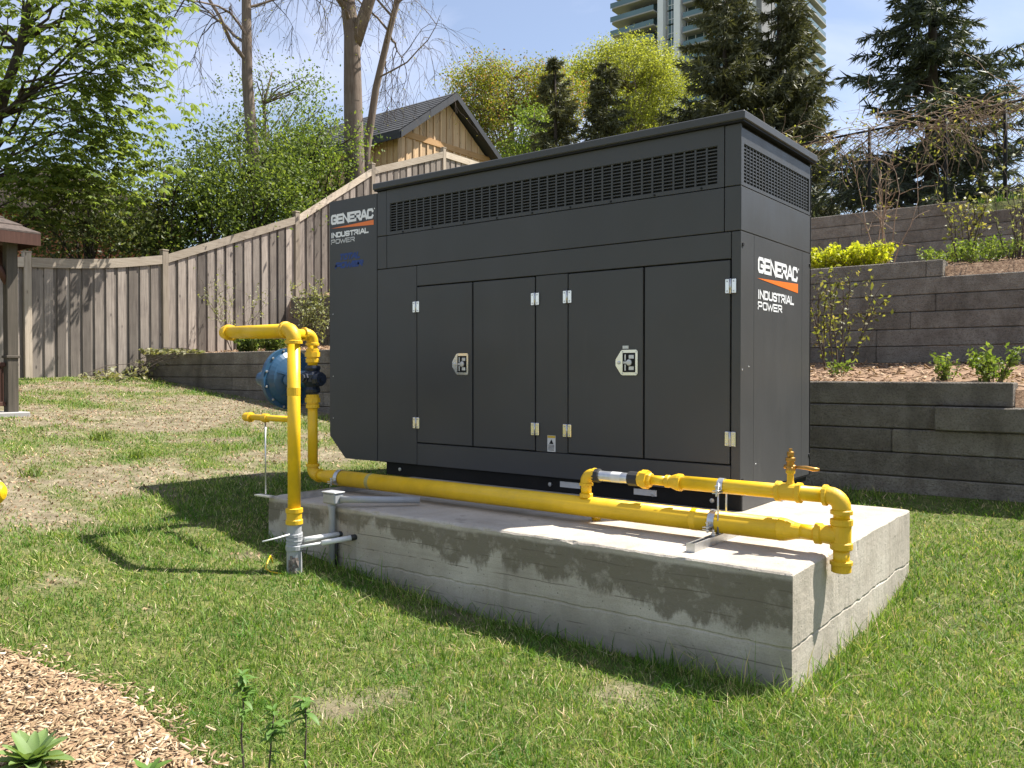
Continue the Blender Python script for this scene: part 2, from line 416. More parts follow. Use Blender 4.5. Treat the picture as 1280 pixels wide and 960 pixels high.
def bare(x, y):
    """0 grass .. 1 bare soil"""
    far = sstep(3.2, 5.0, -x) * (1 - .6 * sstep(10.3, 12, -x))
    b = .50 * far + fbm(x, y, .55) * .40 + fbm(x + 9, y, 2.3) * .42 - .13
    b -= .30 * sstep(-.2, 1.2, x)
    b += 1.1 * max(0, fbm(x + 40, y + 3, 1.7, 3) - .40)
    return max(0, min(1, b * 2.0))

def ground():
    def axis(fine0, fine1, step, lo, hi, extra=()):
        a = list(np.arange(fine0, fine1, step)); s = step; x = fine1
        while x < hi: a.append(x); s *= 1.35; x += s
        a.append(hi); s = step; x = fine0 - step
        while x > lo: a.append(x); s *= 1.35; x -= s
        a.append(lo); a += list(extra); return sorted(set(round(float(q), 4) for q in a))
    xs = axis(-13, 4.5, .14, -900, 900)
    ys = axis(-5.2, 3.0, .14, -700, 1200, [YW1 + .13, YW1 + .15, YW2 + .13, YW2 + .15, YW3 + .13, YW3 + .15] + list(np.arange(3.3, 13, .35)))
    V = np.array([(x, y, G(x, y)) for y in ys for x in xs]); nx = len(xs)
    Fc = np.array([(j * nx + i, j * nx + i + 1, (j + 1) * nx + i + 1, (j + 1) * nx + i) for j in range(len(ys) - 1) for i in range(nx - 1)])
    m, n, l, b = new_mat('lawn_soil')
    a1 = n.new('ShaderNodeAttribute'); a1.attribute_name = 'bare'
    a2 = n.new('ShaderNodeAttribute'); a2.attribute_name = 'mulch'
    soil = ramp(n, l, tex_noise(n, l, 7, 9, .7), [(.3, (.11, .09, .06)), (.5, (.20, .168, .112)), (.70, (.33, .285, .20))])
    turf = ramp(n, l, tex_noise(n, l, 16, 8, .7), [(.3, (.055, .075, .022)), (.5, (.11, .13, .04)), (.72, (.24, .21, .09))])
    mul = ramp(n, l, tex_noise(n, l, 30, 8, .75), [(.3, (.09, .06, .045)), (.5, (.26, .17, .11)), (.7, (.48, .35, .24))])
    c = mixc(n, l, a1.outputs['Fac'], turf, soil); c = mixc(n, l, a2.outputs['Fac'], c, mul)
    l.new(c, b.inputs['Base Color']); b.inputs['Roughness'].default_value = .95; b.inputs['Specular IOR Level'].default_value = .1
    bump(n, l, b, tex_noise(n, l, 45, 8, .7), .8, .02)
    o = fast_mesh('ground', V, Fc, m); o['kind'] = 'structure'
    me = o.data
    for nm, fn in (('bare', lambda x, y: bare(x, y) if -14 < x < 5 and -6 < y < 3 else .15), ('mulch', lambda x, y: 1.0 if YW1 + .1 < y < YW3 + .12 and XF - .3 < x < 9 else 0.0)):
        at_ = me.attributes.new(nm, 'FLOAT', 'POINT')
        at_.data.foreach_set('value', np.array([fn(p[0], p[1]) for p in V], dtype=np.float32))
ground()

# ---------------------------------------------------------------- retaining walls
def retaining_wall(name, label, y0, base_z, rows):
    """rows: list of (z_bottom, x0, x1, dy) ; blocks about 1.2 m long"""
    w = thing(name, label, 'retaining wall', ((rows[0][1] + rows[0][2]) / 2, y0, base_z))
    r = random.Random(name)
    for (z, x0, x1, dy) in rows:
        x = x0 - r.uniform(0, 1.0)
        while x < x1:
            ln = r.choice((1.2, 1.8, 2.2, 2.4)); a, b_ = max(x, x0), min(x + ln, x1); x += ln
            if b_ - a < .12: continue
            gmin = min(G(a, y0 - .1), G(b_, y0 - .1))
            if z + .2 < gmin - .12: continue
            j = r.uniform(-.006, .006)
            mb = MB(); mb.box(a + .0015, b_ - .0015, y0 + dy + j, y0 + .31, z + .004, z + .197, .009)
            mb.build('block', M['block'], w)
    return w
def wall_rows(ztop, xs, n, setback=.012):
    """xs: list of (x0, x1, level) : level = courses above (+) or below (-) ztop"""
    rows = []
    for k in range(-3, n):
        zb = ztop - .2 * (k + 1)
        seg = []
        for (x0, x1, lv) in xs:
            if k >= -lv:
                if seg and abs(seg[-1][1] - x0) < 1e-6: seg[-1][1] = x1
                else: seg.append([x0, x1])
        rows += [(zb, a, b_, -setback * k) for a, b_ in seg]
    return rows
r1 = [q for q in wall_rows(1.307, [(-11.95, -4.6, 2), (-4.6, -2.4, 1), (-2.4, 1.12, 0), (1.12, 7.5, -1)], 8)]
r1 = [q for q in r1 if abs(q[0] - .907) > .01] + [(.907, -11.95, .57, -.012), (.907, .57, 7.5, -.075)]
retaining_wall('retaining_wall', 'lowest concrete block retaining wall at the edge of the lawn behind the generator', YW1, .3, r1)
retaining_wall('retaining_wall', 'middle concrete block retaining wall above the mulched terrace', YW2, 1.4, wall_rows(2.69, [(-11.9, -7, 1), (-7, .05, 0), (.05, 9, -1)], 8))
retaining_wall('retaining_wall', 'topmost concrete block retaining wall below the chain link fence', YW3, 3.1, wall_rows(4.09, [(-11.9, -.38, 0), (-.38, 10, -1)], 8))

# ---------------------------------------------------------------- concrete pad
TP = .523
def pad():
    x0, x1, y0, y1 = -2.87, .79, -1.339, .781
    mb = MB(); b = .012
    # profile with a shallow cold-joint ledge all round, slightly wavy top edge
    def ring(inset, z, nseg=24, amp=0.0):
        out = []
        cs = [(x0 + inset, y0 + inset), (x1 - inset, y0 + inset), (x1 - inset, y1 - inset), (x0 + inset, y1 - inset)]
        for i in range(4):
            a, c = cs[i], cs[(i + 1) % 4]
            for k in range(nseg):
                t = k / nseg; x, y = a[0] + (c[0] - a[0]) * t, a[1] + (c[1] - a[1]) * t
                w = amp * (noise.noise((x * 7, y * 7, 1)) + .8 * noise.noise((x * 31, y * 31, 4)))
                e = .0035 * noise.noise((x * 9, y * 9, z * 14)) + .002 * noise.noise((x * 37, y * 37, z * 40))
                if amp > .004 and z > .4: chip = max(0, noise.noise((x * 13, y * 13, 8)) - .38) * .05; w -= chip; e += chip * .7
                nx_, ny_ = ((0, 1), (-1, 0), (0, -1), (1, 0))[i]
                out.append((x + nx_ * e, y + ny_ * e, z + w))
        return out
    prof = [(0, -.4, 0), (.0, .1, .0), (.0, .185, .008), (.0035, .192, .008), (.0035, .197, .008), (-.002, .203, .008), (-.002, .33, .0), (-.002, .42, .0), (-.001, TP - b, .005), (b * .6, TP - b * .3, .005), (b * 1.7, TP, .0018), (b * 4, TP + .0005, .0)]
    vs = []; ns = 110
    for (ins, z, am) in prof: vs += ring(ins, z, ns, am)
    m = 4 * ns
    fs = [(i * m + k, i * m + (k + 1) % m, (i + 1) * m + (k + 1) % m, (i + 1) * m + k) for i in range(len(prof) - 1) for k in range(m)]
    fs.append(tuple((len(prof) - 1) * m + k for k in range(m)))
    mb.add(vs, fs)
    o = mb.build('concrete_pad', M['concrete'])
    tag(o, 'stained poured concrete pad carrying the generator on the lawn', 'concrete pad')
pad()

# ---------------------------------------------------------------- lettering
STROKE = {  # strokes on a 1 x 1 cell, square rounded letters
 'G': [[(1, .82), (.86, 1), (.14, 1), (0, .86), (0, .14), (.14, 0), (.86, 0), (1, .14), (1, .46), (.55, .46)]],
 'E': [[(1, 1), (0, 1), (0, 0), (1, 0)], [(0, .5), (.92, .5)]],
 'N': [[(0, 0), (0, 1), (1, 0), (1, 1)]],
 'R': [[(0, 0), (0, 1), (.86, 1), (1, .88), (1, .58), (.86, .46), (0, .46)], [(.5, .46), (1, 0)]],
 'A': [[(-.08, 0), (.42, 1), (.58, 1), (1.08, 0)], [(.14, .3), (.86, .3)]],
 'C': [[(1, .8), (.86, 1), (.14, 1), (0, .86), (0, .14), (.14, 0), (.86, 0), (1, .2)]],
 'I': [[(.5, 0), (.5, 1)]],
 'D': [[(0, 0), (0, 1), (.82, 1), (1, .84), (1, .16), (.82, 0), (0, 0)]],
 'U': [[(0, 1), (0, .14), (.14, 0), (.86, 0), (1, .14), (1, 1)]],
 'S': [[(1, .84), (.86, 1), (.14, 1), (0, .88), (0, .62), (.14, .52), (.86, .48), (1, .38), (1, .12), (.86, 0), (.14, 0), (0, .16)]],
 'T': [[(0, 1), (1, 1)], [(.5, 1), (.5, 0)]],
 'L': [[(0, 1), (0, 0), (1, 0)]],
 'P': [[(0, 0), (0, 1), (.86, 1), (1, .88), (1, .54), (.86, .42), (0, .42)]],
 'O': [[(.14, 0), (.86, 0), (1, .14), (1, .86), (.86, 1), (.14, 1), (0, .86), (0, .14), (.14, 0)]],
 'W': [[(-.1, 1), (.2, 0), (.5, .8), (.8, 0), (1.1, 1)]],
}
WID = {'I': .22, 'W': 1.25, 'A': 1.02, 'L': .85, 'T': .95}
def lettering(text, u0, v0, width, height, thick, place, mat, name, parent, slant=0.0):
    """text laid in a plane; place(u, v, w) -> world point"""
    gap = .32; adv = [WID.get(c, 1.0) for c in text]; tot = sum(adv) + gap * (len(text) - 1); k = (width - thick) / tot
    mb = MB(); u = u0 + thick / 2; hh = height - thick; lay = 0
    for c, a in zip(text, adv):
        for st in STROKE[c]:
            P = [Vector((u + (p[0] if c != 'I' else p[0]) * a * k + slant * (p[1] * hh), v0 + thick / 2 + p[1] * hh)) for p in st]
            L, Rr = [], []
            closed = (P[0] - P[-1]).length < 1e-6; n = len(P)
            for i in range(n):
                if closed: d0 = (P[i] - P[i - 1 if i > 0 else n - 2]); d1 = (P[(i + 1) if i < n - 1 else 1] - P[i])
                else: d0 = P[i] - P[i - 1] if i > 0 else P[1] - P[0]; d1 = P[i + 1] - P[i] if i < n - 1 else d0
                d0 = d0.normalized(); d1 = d1.normalized()
                n0 = Vector((-d0.y, d0.x)); n1 = Vector((-d1.y, d1.x)); nn = n0 + n1
                nn = n0 if nn.length < 1e-4 else nn.normalized()
                s = min(2.0, 1 / max(.35, nn.dot(n0))) * thick / 2
                e = Vector((0, 0))
                if not closed and i in (0, n - 1): e = (d0 if i else -d0) * thick / 2
                L.append(P[i] + nn * s + e); Rr.append(P[i] - nn * s + e)
            w = .0012 + .0002 * (lay % 5); lay += 1
            vs = [place(p.x, p.y, w) for p in L + Rr]
            mb.add(vs, [(i, i + 1, n + i + 1, n + i) for i in range(n - 1)])
        u += (a + gap) * k
    return mb.build(name, mat, parent, fix=False)

# ---------------------------------------------------------------- generator
def generator():
    g = thing('generator', 'dark charcoal standby generator enclosure on the concrete pad', 'generator', (-1.9, .65, TP))
    W, WL, D = 3.207, 3.818, 1.296
    zr, z1, z2, zb = 2.919, 2.528, 2.252, .631
    gp = .005        # gap between panels
    CH = M['charcoal']
    # inner dark carcass
    MB().box(-W + .02, -.02, .03, D - .03, zb + .01, zr - .012).build('inner_frame', M['dark_void'], g)
    def fpan(name, x0, x1, z0, z1_, y=0.0, t=.022, parent=g, mat=CH):
        return MB().box(x0 + gp / 2, x1 - gp / 2, y, y + t, z0 + gp / 2, z1_ - gp / 2, .003).build(name, mat, parent)
    def spanl(name, y0, y1, z0, z1_, x=0.0, t=.022, parent=g, mat=CH):
        return MB().box(x - t, x, y0 + gp / 2, y1 - gp / 2, z0 + gp / 2, z1_ - gp / 2, .003).build(name, mat, parent)
    # roof: a slightly overhanging lid
    rf = MB().box(-W - .02, .035, -.035, D + .035, zr, 2.972, .006).build('roof', CH, g)
    MB().box(-W - .01, .024, -.024, D + .024, zr - .012, zr - .0005).build('roof_gasket', M['black'], g)
    def grille(pl, u0, u1, v0, v1, n, rows, parent, name='vent_grille'):
        """perforated vent: bars in front of a dark hollow"""
        mb = MB(); cw = (u1 - u0) / n; rh = (v1 - v0) / rows; bw = cw * .16; bh = rh * .34
        for i in range(n + 1):
            c = u0 + i * cw; mb.add(*pl(c - bw / 2, c + bw / 2, v0, v1, .004, .016))
        for j in range(rows + 1):
            c = v0 + j * rh; mb.add(*pl(u0, u1, c - bh / 2, c + bh / 2, .006, .014))
        return mb.build(name, CH, parent)
    BF = [(0, 1, 3, 2), (4, 6, 7, 5), (0, 4, 5, 1), (2, 3, 7, 6), (0, 2, 6, 4), (1, 5, 7, 3)]
    def plF(a, b, c, d, w0, w1): return [(x, y, z) for x in (a, b) for y in (w0, w1) for z in (c, d)], BF
    def plS(a, b, c, d, w0, w1): return [(-x, y, z) for x in (w0, w1) for y in (a, b) for z in (c, d)], BF
    # front upper grille panel: a frame of four strips round the vent
    gx0, gx1, gz0, gz1 = -3.053, -.151, 2.555, 2.792
    def frame(pl, u0, u1, v0, v1, a0, a1, b0, b1, name, parent):
        mb = MB()
        for (p, q, r_, s) in ((u0, u1, b1, v1), (u0, u1, v0, b0), (u0, a0, b0, b1), (a1, u1, b0, b1)):
            mb.add(*pl(p, q, r_, s, 0.0, .02))
        return mb.build(name, CH, parent)
    h = gp / 2
    vp = frame(plF, -3.092 + h, -.108 - h, z1 + h, zr - .014, gx0, gx1, gz0, gz1, 'vent_panel', g)
    grille(plF, gx0, gx1, gz0, gz1, 38, 11, vp)
    fpan('corner_panel', -W, -3.092, z1, zr - .012); fpan('corner_panel', -.108, 0, z1, zr - .012)
    fpan('corner_panel', -W, -3.092, z2, z1); fpan('corner_panel', -.108, 0, z2, z1)
    fpan('upper_panel', -3.092, -.108, z2, z1)
    for i in range(9):
        x = -2.9 + i * .33
        MB().rings((x, .001, z1 + .013), (0, -1, 0), [(0, .008), (.005, .007)], 8).build('screw', M['black'], vp)
    # lower body
    fpan('side_column', -W, -2.745, zb, z2)
    fpan('header_panel', -2.745, -.0615, 2.083, z2)
    fpan('corner_panel', -.0615, 0, zb, z2)
    fpan('sill_panel', -2.745, -.0615, zb, .81)
    fpan('centre_post', -1.55, -1.27, .81, 2.083)
    doors = [(-2.745, -2.147, 0, 'L'), (-2.147, -1.55, 1, 'R'), (-1.27, -.666, 2, 'L'), (-.666, -.0615, 3, 'R')]
    for (a, b_, i, side) in doors:
        d = MB().box(a + .007, b_ - .007, -.004, .02, .81 + .007, 2.083 - .007, .004).build('door', CH, g)
        hx = a if side == 'L' else b_
        for zc in (1.915, .973):
            hg = MB()
            for s in (-1, 1):
                hg.box(hx + s * .021 - .015, hx + s * .021 + .015, -.0135, -.0035, zc - .046, zc + .046, .004)
            ho = hg.build('hinge', M['chrome'], d)
            pin = MB()
            for s in (-1, 1):
                for q in (-1, 1): pin.rings((hx + s * .021, -.0136, zc + q * .03), (0, -1, 0), [(0, .006), (.003, .005)], 8)
            pin.tube([(hx, -.011, zc - .046), (hx, -.011, zc + .046)], .006, 8)
            po = pin.build('hinge_pin', M['galv'], d)
        if i in (0, 2):
            xl, xr, zl, zh = (-2.352, -2.184, 1.365, 1.532) if i == 0 else (-.878, -.706, 1.365, 1.535)
            xm = xl + .045; zc = (zl + zh) / 2
            poly = [(xl + .004, zc + .02), (xl + .004, zc - .02), (xm, zl + .006), (xm + .012, zl), (xr - .01, zl), (xr, zl + .01), (xr, zh - .01), (xr - .01, zh), (xm + .012, zh), (xm, zh - .006)]
            lt = MB().prism(poly, 'y', -.0125, -.0035).build('latch', M['chrome'], d)
            # sub-pieces drawn as the latch's own relief, on the door
            cup = MB().box(xm + .014, xr - .018, -.0145, -.0115, zl + .02, zh - .02)
            cup.build('latch_cup', M['black'], d)
            hd = MB().box(xm + .062, xr - .026, -.018, -.0146, zl + .034, zl + .060, .002).box(xm + .062, xr - .026, -.018, -.0146, zh - .060, zh - .034, .002)
            hd.box(xm + .02, xm + .05, -.019, -.013, zc - .008, zc + .008, .002); hd.box(xm + .030, xm + .040, -.018, -.0146, zl + .030, zc - .012, .002); hd.box(xm + .030, xm + .040, -.018, -.0146, zc + .012, zh - .030, .002)
            hd.rings((xl + .03, -.012, zc), (0, -1, 0), [(0, .012), (.005, .012), (.006, .006)], 10)
            hd.rings((xm + .068, -.019, zc), (0, -1, 0), [(0, .022), (.008, .020), (.009, .010)], 14)
            for (qx, qz) in ((xm + .012, zl + .012), (xr - .011, zl + .012), (xm + .012, zh - .012), (xr - .011, zh - .012)):
                hd.rings((qx, -.012, qz), (0, -1, 0), [(0, .006), (.003, .005)], 8)
            hd.build('latch_handle', M['galv'], d)
            if i == 2: MB().box(xm + .01, xm + .055, -.007, -.0035, zh + .008, zh + .028).build('latch_tag', M['galv'], d)
    # left hood
    hood = MB().prism([(-WL, .822), (-3.613, zb), (-W - .004, zb), (-W - .004, 2.896), (-WL, 2.896)], 'y', .0, D)
    ho = hood.build('radiator_hood', CH, g)
    for z in (1.9, 1.35, .98): MB().rings((-3.77, -.0005, z), (0, -1, 0), [(0, .006), (.004, .005)], 8).build('screw', M['galv'], ho)
    # right side
    frame(plS, h, D - h, z1 + h, 2.88, .045, 1.25, gz0 - .003, gz1 - .003, 'vent_panel', g)
    MB().box(-.06, -.035, h, D - h, 2.88, zr - .012).build('roof_recess', M['black'], g)
    grille(plS, .045, 1.25, gz0 - .003, gz1 - .003, 23, 11, g)
    spanl('side_panel', 0, D, z2, z1)
    def thin(name, a, b_): return MB().box(-.022, 0, a + .0012, b_ - .0012, zb + h, z2 - h, .0012).build(name, CH, g)
    thin('side_panel', 0, .212); pn = thin('side_panel', .212, 1.107); thin('side_panel', 1.107, D)
    for (y, z) in ((.03, 2.17), (1.27, 2.17), (.03, .72), (1.27, .78)):
        MB().rings((-.0005, y, z), (1, 0, 0), [(0, .014), (.006, .012)], 10).build('plug', M['black'], g)
    for (y, z) in ((.03, 1.40), (.13, 1.42), (.25, .80)):
        MB().rings((-.0005, y, z), (1, 0, 0), [(0, .006), (.003, .005)], 8).build('rivet', M['galv'], g)
    # back and far ends
    MB().box(-W, 0, D - .022, D, zb + h, zr - .012).build('back_panel', CH, g)
    MB().box(-W, -.0, .025, D - .025, zb - .004, zb + .008).build('floor_pan', M['black'], g)
    # skid base
    sk = MB().box(-3.15, -.012, .045, D - .045, TP + .001, zb - .004, .004)
    sko = sk.build('skid_base', M['black'], g)
    MB().box(-.0115, -.004, .05, .78, TP + .004, zb - .006).build('skid_end_plate', CH, g)
    bl = MB()
    for x in (-2.98, -1.45, -.62, -.20):
        bl.rings((x, .0455, .575), (0, -1, 0), [(0, .016), (.01, .015), (.011, .008)], 8)
    bl.rings((-.004, .62, .556), (1, 0, 0), [(0, .016), (.01, .014)], 8); bl.rings((-.004, .74, .57), (1, 0, 0), [(0, .016), (.01, .014)], 8)
    bl.build('bolts', M['galv'], sko)
    for x in (-1.36, -.76): MB().box(x, x + .17, .036, .0445, .565, .605).build('skid_plate_label', M['label_white'], sko)
    MB().box(.03, .05, .60, .78, TP + .0, TP + .012).build('mounting_bracket', M['galv'], sko)
    # printing: front left
    pf = lambda u, v, w: (u, -w, v)
    ps = lambda u, v, w: (w, u, v)
    lettering('GENERAC', -3.795, 2.690, .545, .088, .0215, pf, M['white_print'], 'lettering', g)
    MB().add([pf(-3.80, 2.660, .0014), pf(-3.247, 2.636, .0014), pf(-3.247, 2.678, .0014)], [(0, 1, 2)]).build('orange_wedge', M['orange'], g, False)
    lettering('INDUSTRIAL', -3.795, 2.573, .485, .047, .0125, pf, M['white_print'], 'lettering', g)
    lettering('POWER', -3.795, 2.518, .31, .042, .0085, pf, M['grey_print'], 'lettering', g)
    MB().rings((-3.238, -.0005, 2.772), (0, -1, 0), [(0, .006), (.001, .006)], 8).build('registered_mark', M['white_print'], g)
    lettering('TOTAL', -3.69, 2.368, .27, .058, .017, pf, M['blue_print'], 'lettering', g, .35)
    lettering('POWER', -3.745, 2.298, .36, .056, .018, pf, M['blue_print'], 'lettering', g, .35)
    # printing: right side
    lettering('GENERAC', .275, 2.020, .735, .103, .0225, ps, M['white_print'], 'lettering', g)
    MB().add([ps(.262, 1.984, .0014), ps(1.018, 1.944, .0014), ps(1.018, 2.009, .0014)], [(0, 1, 2)]).build('orange_wedge', M['orange'], g, False)
    lettering('INDUSTRIAL', .275, 1.853, .66, .060, .0135, ps, M['white_print'], 'lettering', g)
    lettering('POWER', .275, 1.786, .43, .052, .0105, ps, M['white_print'], 'lettering', g)
    MB().rings((.0005, 1.03, 2.112), (1, 0, 0), [(0, .007), (.001, .007)], 8).build('registered_mark', M['white_print'], g)
    # warning label
    wl_ = MB().box(-1.444, -1.374, -.0015, .0005, .817, .933).build('warning_label', M['label_white'], g)
    MB().box(-1.442, -1.376, -.0022, -.0016, .915, .931).build('label_header', M['label_yellow'], wl_)
    mk = MB(); mk.add([(-1.428, -.0022, .872), (-1.390, -.0022, .872), (-1.409, -.0022, .906)], [(0, 1, 2)])
    for z in (.862, .853, .844, .835, .826): mk.add([(-1.436, -.0022, z), (-1.384, -.0022, z), (-1.384, -.0022, z + .004), (-1.436, -.0022, z + .004)], [(0, 1, 2, 3)])
    mk.build('label_print', M['black'], wl_, False)
generator()

# ---------------------------------------------------------------- gas piping
def arc(c, a, b, r, n=7):
    """quarter bend: from c + a*r to c + b*r round a corner at c (a, b unit vectors)"""
    c, a, b = Vector(c), Vector(a), Vector(b); o = c + (a + b) * r
    return [o - b * r * math.cos(t) - a * r * math.sin(t) for t in [i * math.pi / 2 / (n - 1) for i in range(n)]]
def elbow(c, a, b, r, parent, R=None, mat=None):
    """threaded elbow fitting at corner c, legs towards a and b"""
    R = R or r * 1.5; a, b, c = Vector(a), Vector(b), Vector(c)
    P = arc(c, a, b, R); P = [c + a * (R + r * .55)] + P + [c + b * (R + r * .55)]
    mb = MB(); mb.tube(P, r * 1.16, 16)
    for d in (a, b):
        p = c + d * (R + r * .15); mb.rings(p, d, [(0, r * 1.16), (r * .1, r * 1.36), (r * .55, r * 1.36), (r * .62, r * 1.1)], 18)
    return mb.build('elbow', mat or M['yellow_dull'], parent)

def gas_pipe():
    Y = -.87; ZM = .618; ZU = .803; X0 = -2.978; XR = .856
    t = thing('gas_pipe', 'yellow gas supply pipe running along the pad in front of the generator', 'gas pipe', (-1.2, Y, TP))
    YL = M['yellow']; YD = M['yellow_dull']; r4, r2 = .0565, .037
    def pipe(a, b, r, name='pipe', mat=YL): return MB().tube([a, b], r, 24).build(name, mat, t)
    # main run
    pipe((-2.70, Y, ZM), (.565, Y, ZM), r4)
    MB().rings((.565, Y, ZM), (1, 0, 0), [(-.003, r4), (0, r4 + .0015), (.03, r4 * .97), (.075, r2 * 1.12), (.10, r2 * 1.02), (.103, r2)], 24).build('reducer', YL, t)
    pipe((.66, Y, ZM), (.76, Y, ZM), r2)
    for x in (-2.36, .10):
        MB().rings((x, Y, ZM), (1, 0, 0), [(0, r4), (.003, r4 + .0015), (.032, r4 + .0015), (.035, r4)], 24).build('taped_joint', M['weld'] if x < 0 else YL, t)
    # tee at the right end: bulb from the main, body, drip leg with cap
    MB().rings((.735, Y, ZM), (1, 0, 0), [(0, r2), (.004, r2 * 1.38), (.03, r2 * 1.38), (.036, r2 * 1.16), (.075, r2 * 1.25), (.10, r2 * 1.2), (.125, r2 * .9)], 20).build('tee', YD, t)
    MB().rings((XR, Y, .555), (0, 0, 1), [(0, r2 * 1.3), (.004, r2 * 1.38), (.03, r2 * 1.38), (.036, r2 * 1.2), (.11, r2 * 1.2), (.116, r2 * 1.38), (.142, r2 * 1.38), (.146, r2)], 20).build('tee', YD, t)
    pipe((XR, Y, .47), (XR, Y, .56), r2)
    MB().rings((XR, Y, .448), (0, 0, 1), [(0, r2 * 1.05), (.004, r2 * 1.22), (.034, r2 * 1.22), (.038, r2 * 1.38), (.052, r2 * 1.38), (.056, r2)], 20).build('end_cap', YD, t)
    pipe((XR, Y, .69), (XR, Y, .75), r2)
    elbow((XR, Y, ZU), (-1, 0, 0), (0, 0, -1), r2, t)
    # upper run
    pipe((.035, Y, ZU), (.80, Y, ZU), r2)
    MB().rings((.545, Y, ZU), (1, 0, 0), [(0, r2), (.003, r2 * 1.36), (.022, r2 * 1.36), (.027, r2 * 1.17), (.10, r2 * 1.17), (.105, r2 * 1.36), (.124, r2 * 1.36), (.127, r2)], 20).build('tee', YD, t)
    MB().rings((-.055, Y, ZU), (1, 0, 0), [(0, .025), (.003, .034), (.022, .034), (.028, .030), (.055, .040), (.075, .046), (.094, .046), (.097, r2)], 20).build('reducer', YD, t)
    pipe((-.135, Y, ZU), (-.05, Y, ZU), .026)
    un = MB().rings((-.215, Y, ZU), (1, 0, 0), [(0, .028), (.002, .042), (.02, .046), (.022, .046)], 12)
    un.rings((-.193, Y, ZU), (1, 0, 0), [(0, .052), (.034, .052)], 8); un.rings((-.159, Y, ZU), (1, 0, 0), [(0, .040), (.016, .040), (.022, .034)], 8)
    un.build('union', YD, t)
    fx = MB().rings((-.465, Y, ZU - .002), (1, 0, 0), [(0, .029), (.19, .029)], 20).build('flexible_connector', M['galv'], t)
    MB().rings((-.385, Y, ZU - .002), (1, 0, 0), [(0, .0295), (.005, .0298), (.06, .0298), (.062, .0295)], 20).build('connector_label', M['label_white'], fx)
    for (x, w) in ((-.505, .042), (-.278, .065)):
        MB().rings((x, Y, ZU - .002), (1, 0, 0), [(0, .036), (.004, .040), (w - .004, .040), (w, .032)], 10).build('coupling_nut', M['rubber'], fx)
    elbow((-.557, Y, ZU), (1, 0, 0), (0, 0, -1), .029, t)
    pipe((-.557, Y, .69), (-.557, Y, .76), .030)
    MB().rings((-.557, Y, .672), (0, 0, 1), [(0, .038), (.02, .038), (.024, .031)], 16).build('coupling', YD, t)
    MB().tube([(-.557, Y, .70), (-.557, Y, .672), (-.557, Y + .04, .640), (-.557, Y + .09, .605), (-.557, Y + .11, .53)], .028, 14).build('pipe', YL, t)
    # test valve on the tee
    vx = .615
    MB().rings((vx, Y, ZU + r2), (0, 0, 1), [(0, .020), (.02, .016), (.05, .016), (.055, .022), (.07, .022)], 14).build('nipple', YD, t)
    vb = MB().rings((vx, Y, ZU + r2 + .06), (0, 0, 1), [(0, .017), (.004, .022), (.022, .022), (.028, .017), (.05, .019), (.054, .023), (.07, .023), (.074, .014), (.085, .017), (.098, .017), (.102, .008), (.115, .008)], 10)
    vb.tube([(vx - .03, Y, ZU + r2 + .085), (vx + .025, Y, ZU + r2 + .085)], .011, 8)
    vbo = vb.build('valve', M['brass'], t)
    MB().tube([(vx + .02, Y - .002, ZU + r2 + .086), (vx + .075, Y + .004, ZU + r2 + .086), (vx + .105, Y + .01, ZU + r2 + .080), (vx + .135, Y + .012, ZU + r2 + .080)], [.006, .010, .011, .007], 8).build('valve_handle', M['brass'], vbo)
    # left end
    MB().rings((-2.84, Y, ZM), (1, 0, 0), [(0, r2), (.004, r2 * 1.25), (.05, r2 * 1.30), (.13, r4 * 1.0), (.145, r4 * 1.01), (.147, r4)], 20).build('reducer', YD, t)
    pipe((X0 + .05, Y, ZM), (-2.83, Y, ZM), r2)
    elbow((X0, Y, ZM), (1, 0, 0), (0, 0, 1), r2, t)
    # riser
    pipe((X0, Y, ZM + .05), (X0, Y, 1.22), r2); pipe((X0, Y, 1.42), (X0, Y, 1.62), r2)
    for z in (1.115, 1.455):
        u = MB().rings((X0, Y, z), (0, 0, 1), [(0, .040), (.004, .050), (.03, .050), (.034, .044), (.045, .044)], 16)
        u.rings((X0, Y, z + .045), (0, 0, 1), [(0, .056), (.035, .056)], 8); u.rings((X0, Y, z + .08), (0, 0, 1), [(0, .048), (.022, .048), (.026, .038)], 12)
        u.build('union', YD, t)
    ZT = 1.652; YA = -1.63; XU = -2.215
    elbow((X0, Y, ZT + .015), (0, -1, 0), (0, 0, -1), r2, t)
    pipe((X0, Y - .05, ZT + .015), (X0, YA + .05, ZT), r2)
    elbow((X0, YA, ZT), (0, 1, 0), (1, 0, 0), r2 * 1.05, t)
    pipe((X0 + .05, YA, ZT), (XU - .05, YA, ZT - .003), r2 * 1.07)
    elbow((XU, YA, ZT - .003), (-1, 0, 0), (0, 0, -1), r2 * 1.07, t)
    pipe((XU, YA, .48), (XU, YA, ZT - .05), r2 * 1.07)
    MB().rings((XU, YA, 1.24), (0, 0, 1), [(0, r2 * 1.07), (.001, r2 * 1.1), (.05, r2 * 1.1), (.051, r2 * 1.07)], 20).build('taped_joint', YD, t)
    MB().rings((XU, YA, .44), (0, 0, 1), [(0, .045), (.004, .053), (.028, .053), (.034, .047), (.07, .047), (.076, .053), (.10, .053), (.104, .040)], 18).build('coupling', YD, t)
    # grey sleeve at the ground
    sl_ = MB().rings((XU, YA, -.2), (0, 0, 1), [(0, .047), (.48, .047), (.485, .054), (.51, .054), (.515, .046), (.64, .044)], 18).build('sleeve', M['pvc_grey'], t)
    tp = MB(); rr = random.Random(4)
    for k in range(9):
        z = .28 + .012 * k; tp.rings((XU, YA, z), (rr.uniform(-.12, .12), rr.uniform(-.12, .12), 1), [(0, .048), (.003, .0505 + rr.uniform(0, .003)), (.012, .0505), (.014, .048)], 14)
    tp.build('tape_wrap', M['pvc_grey'], sl_)
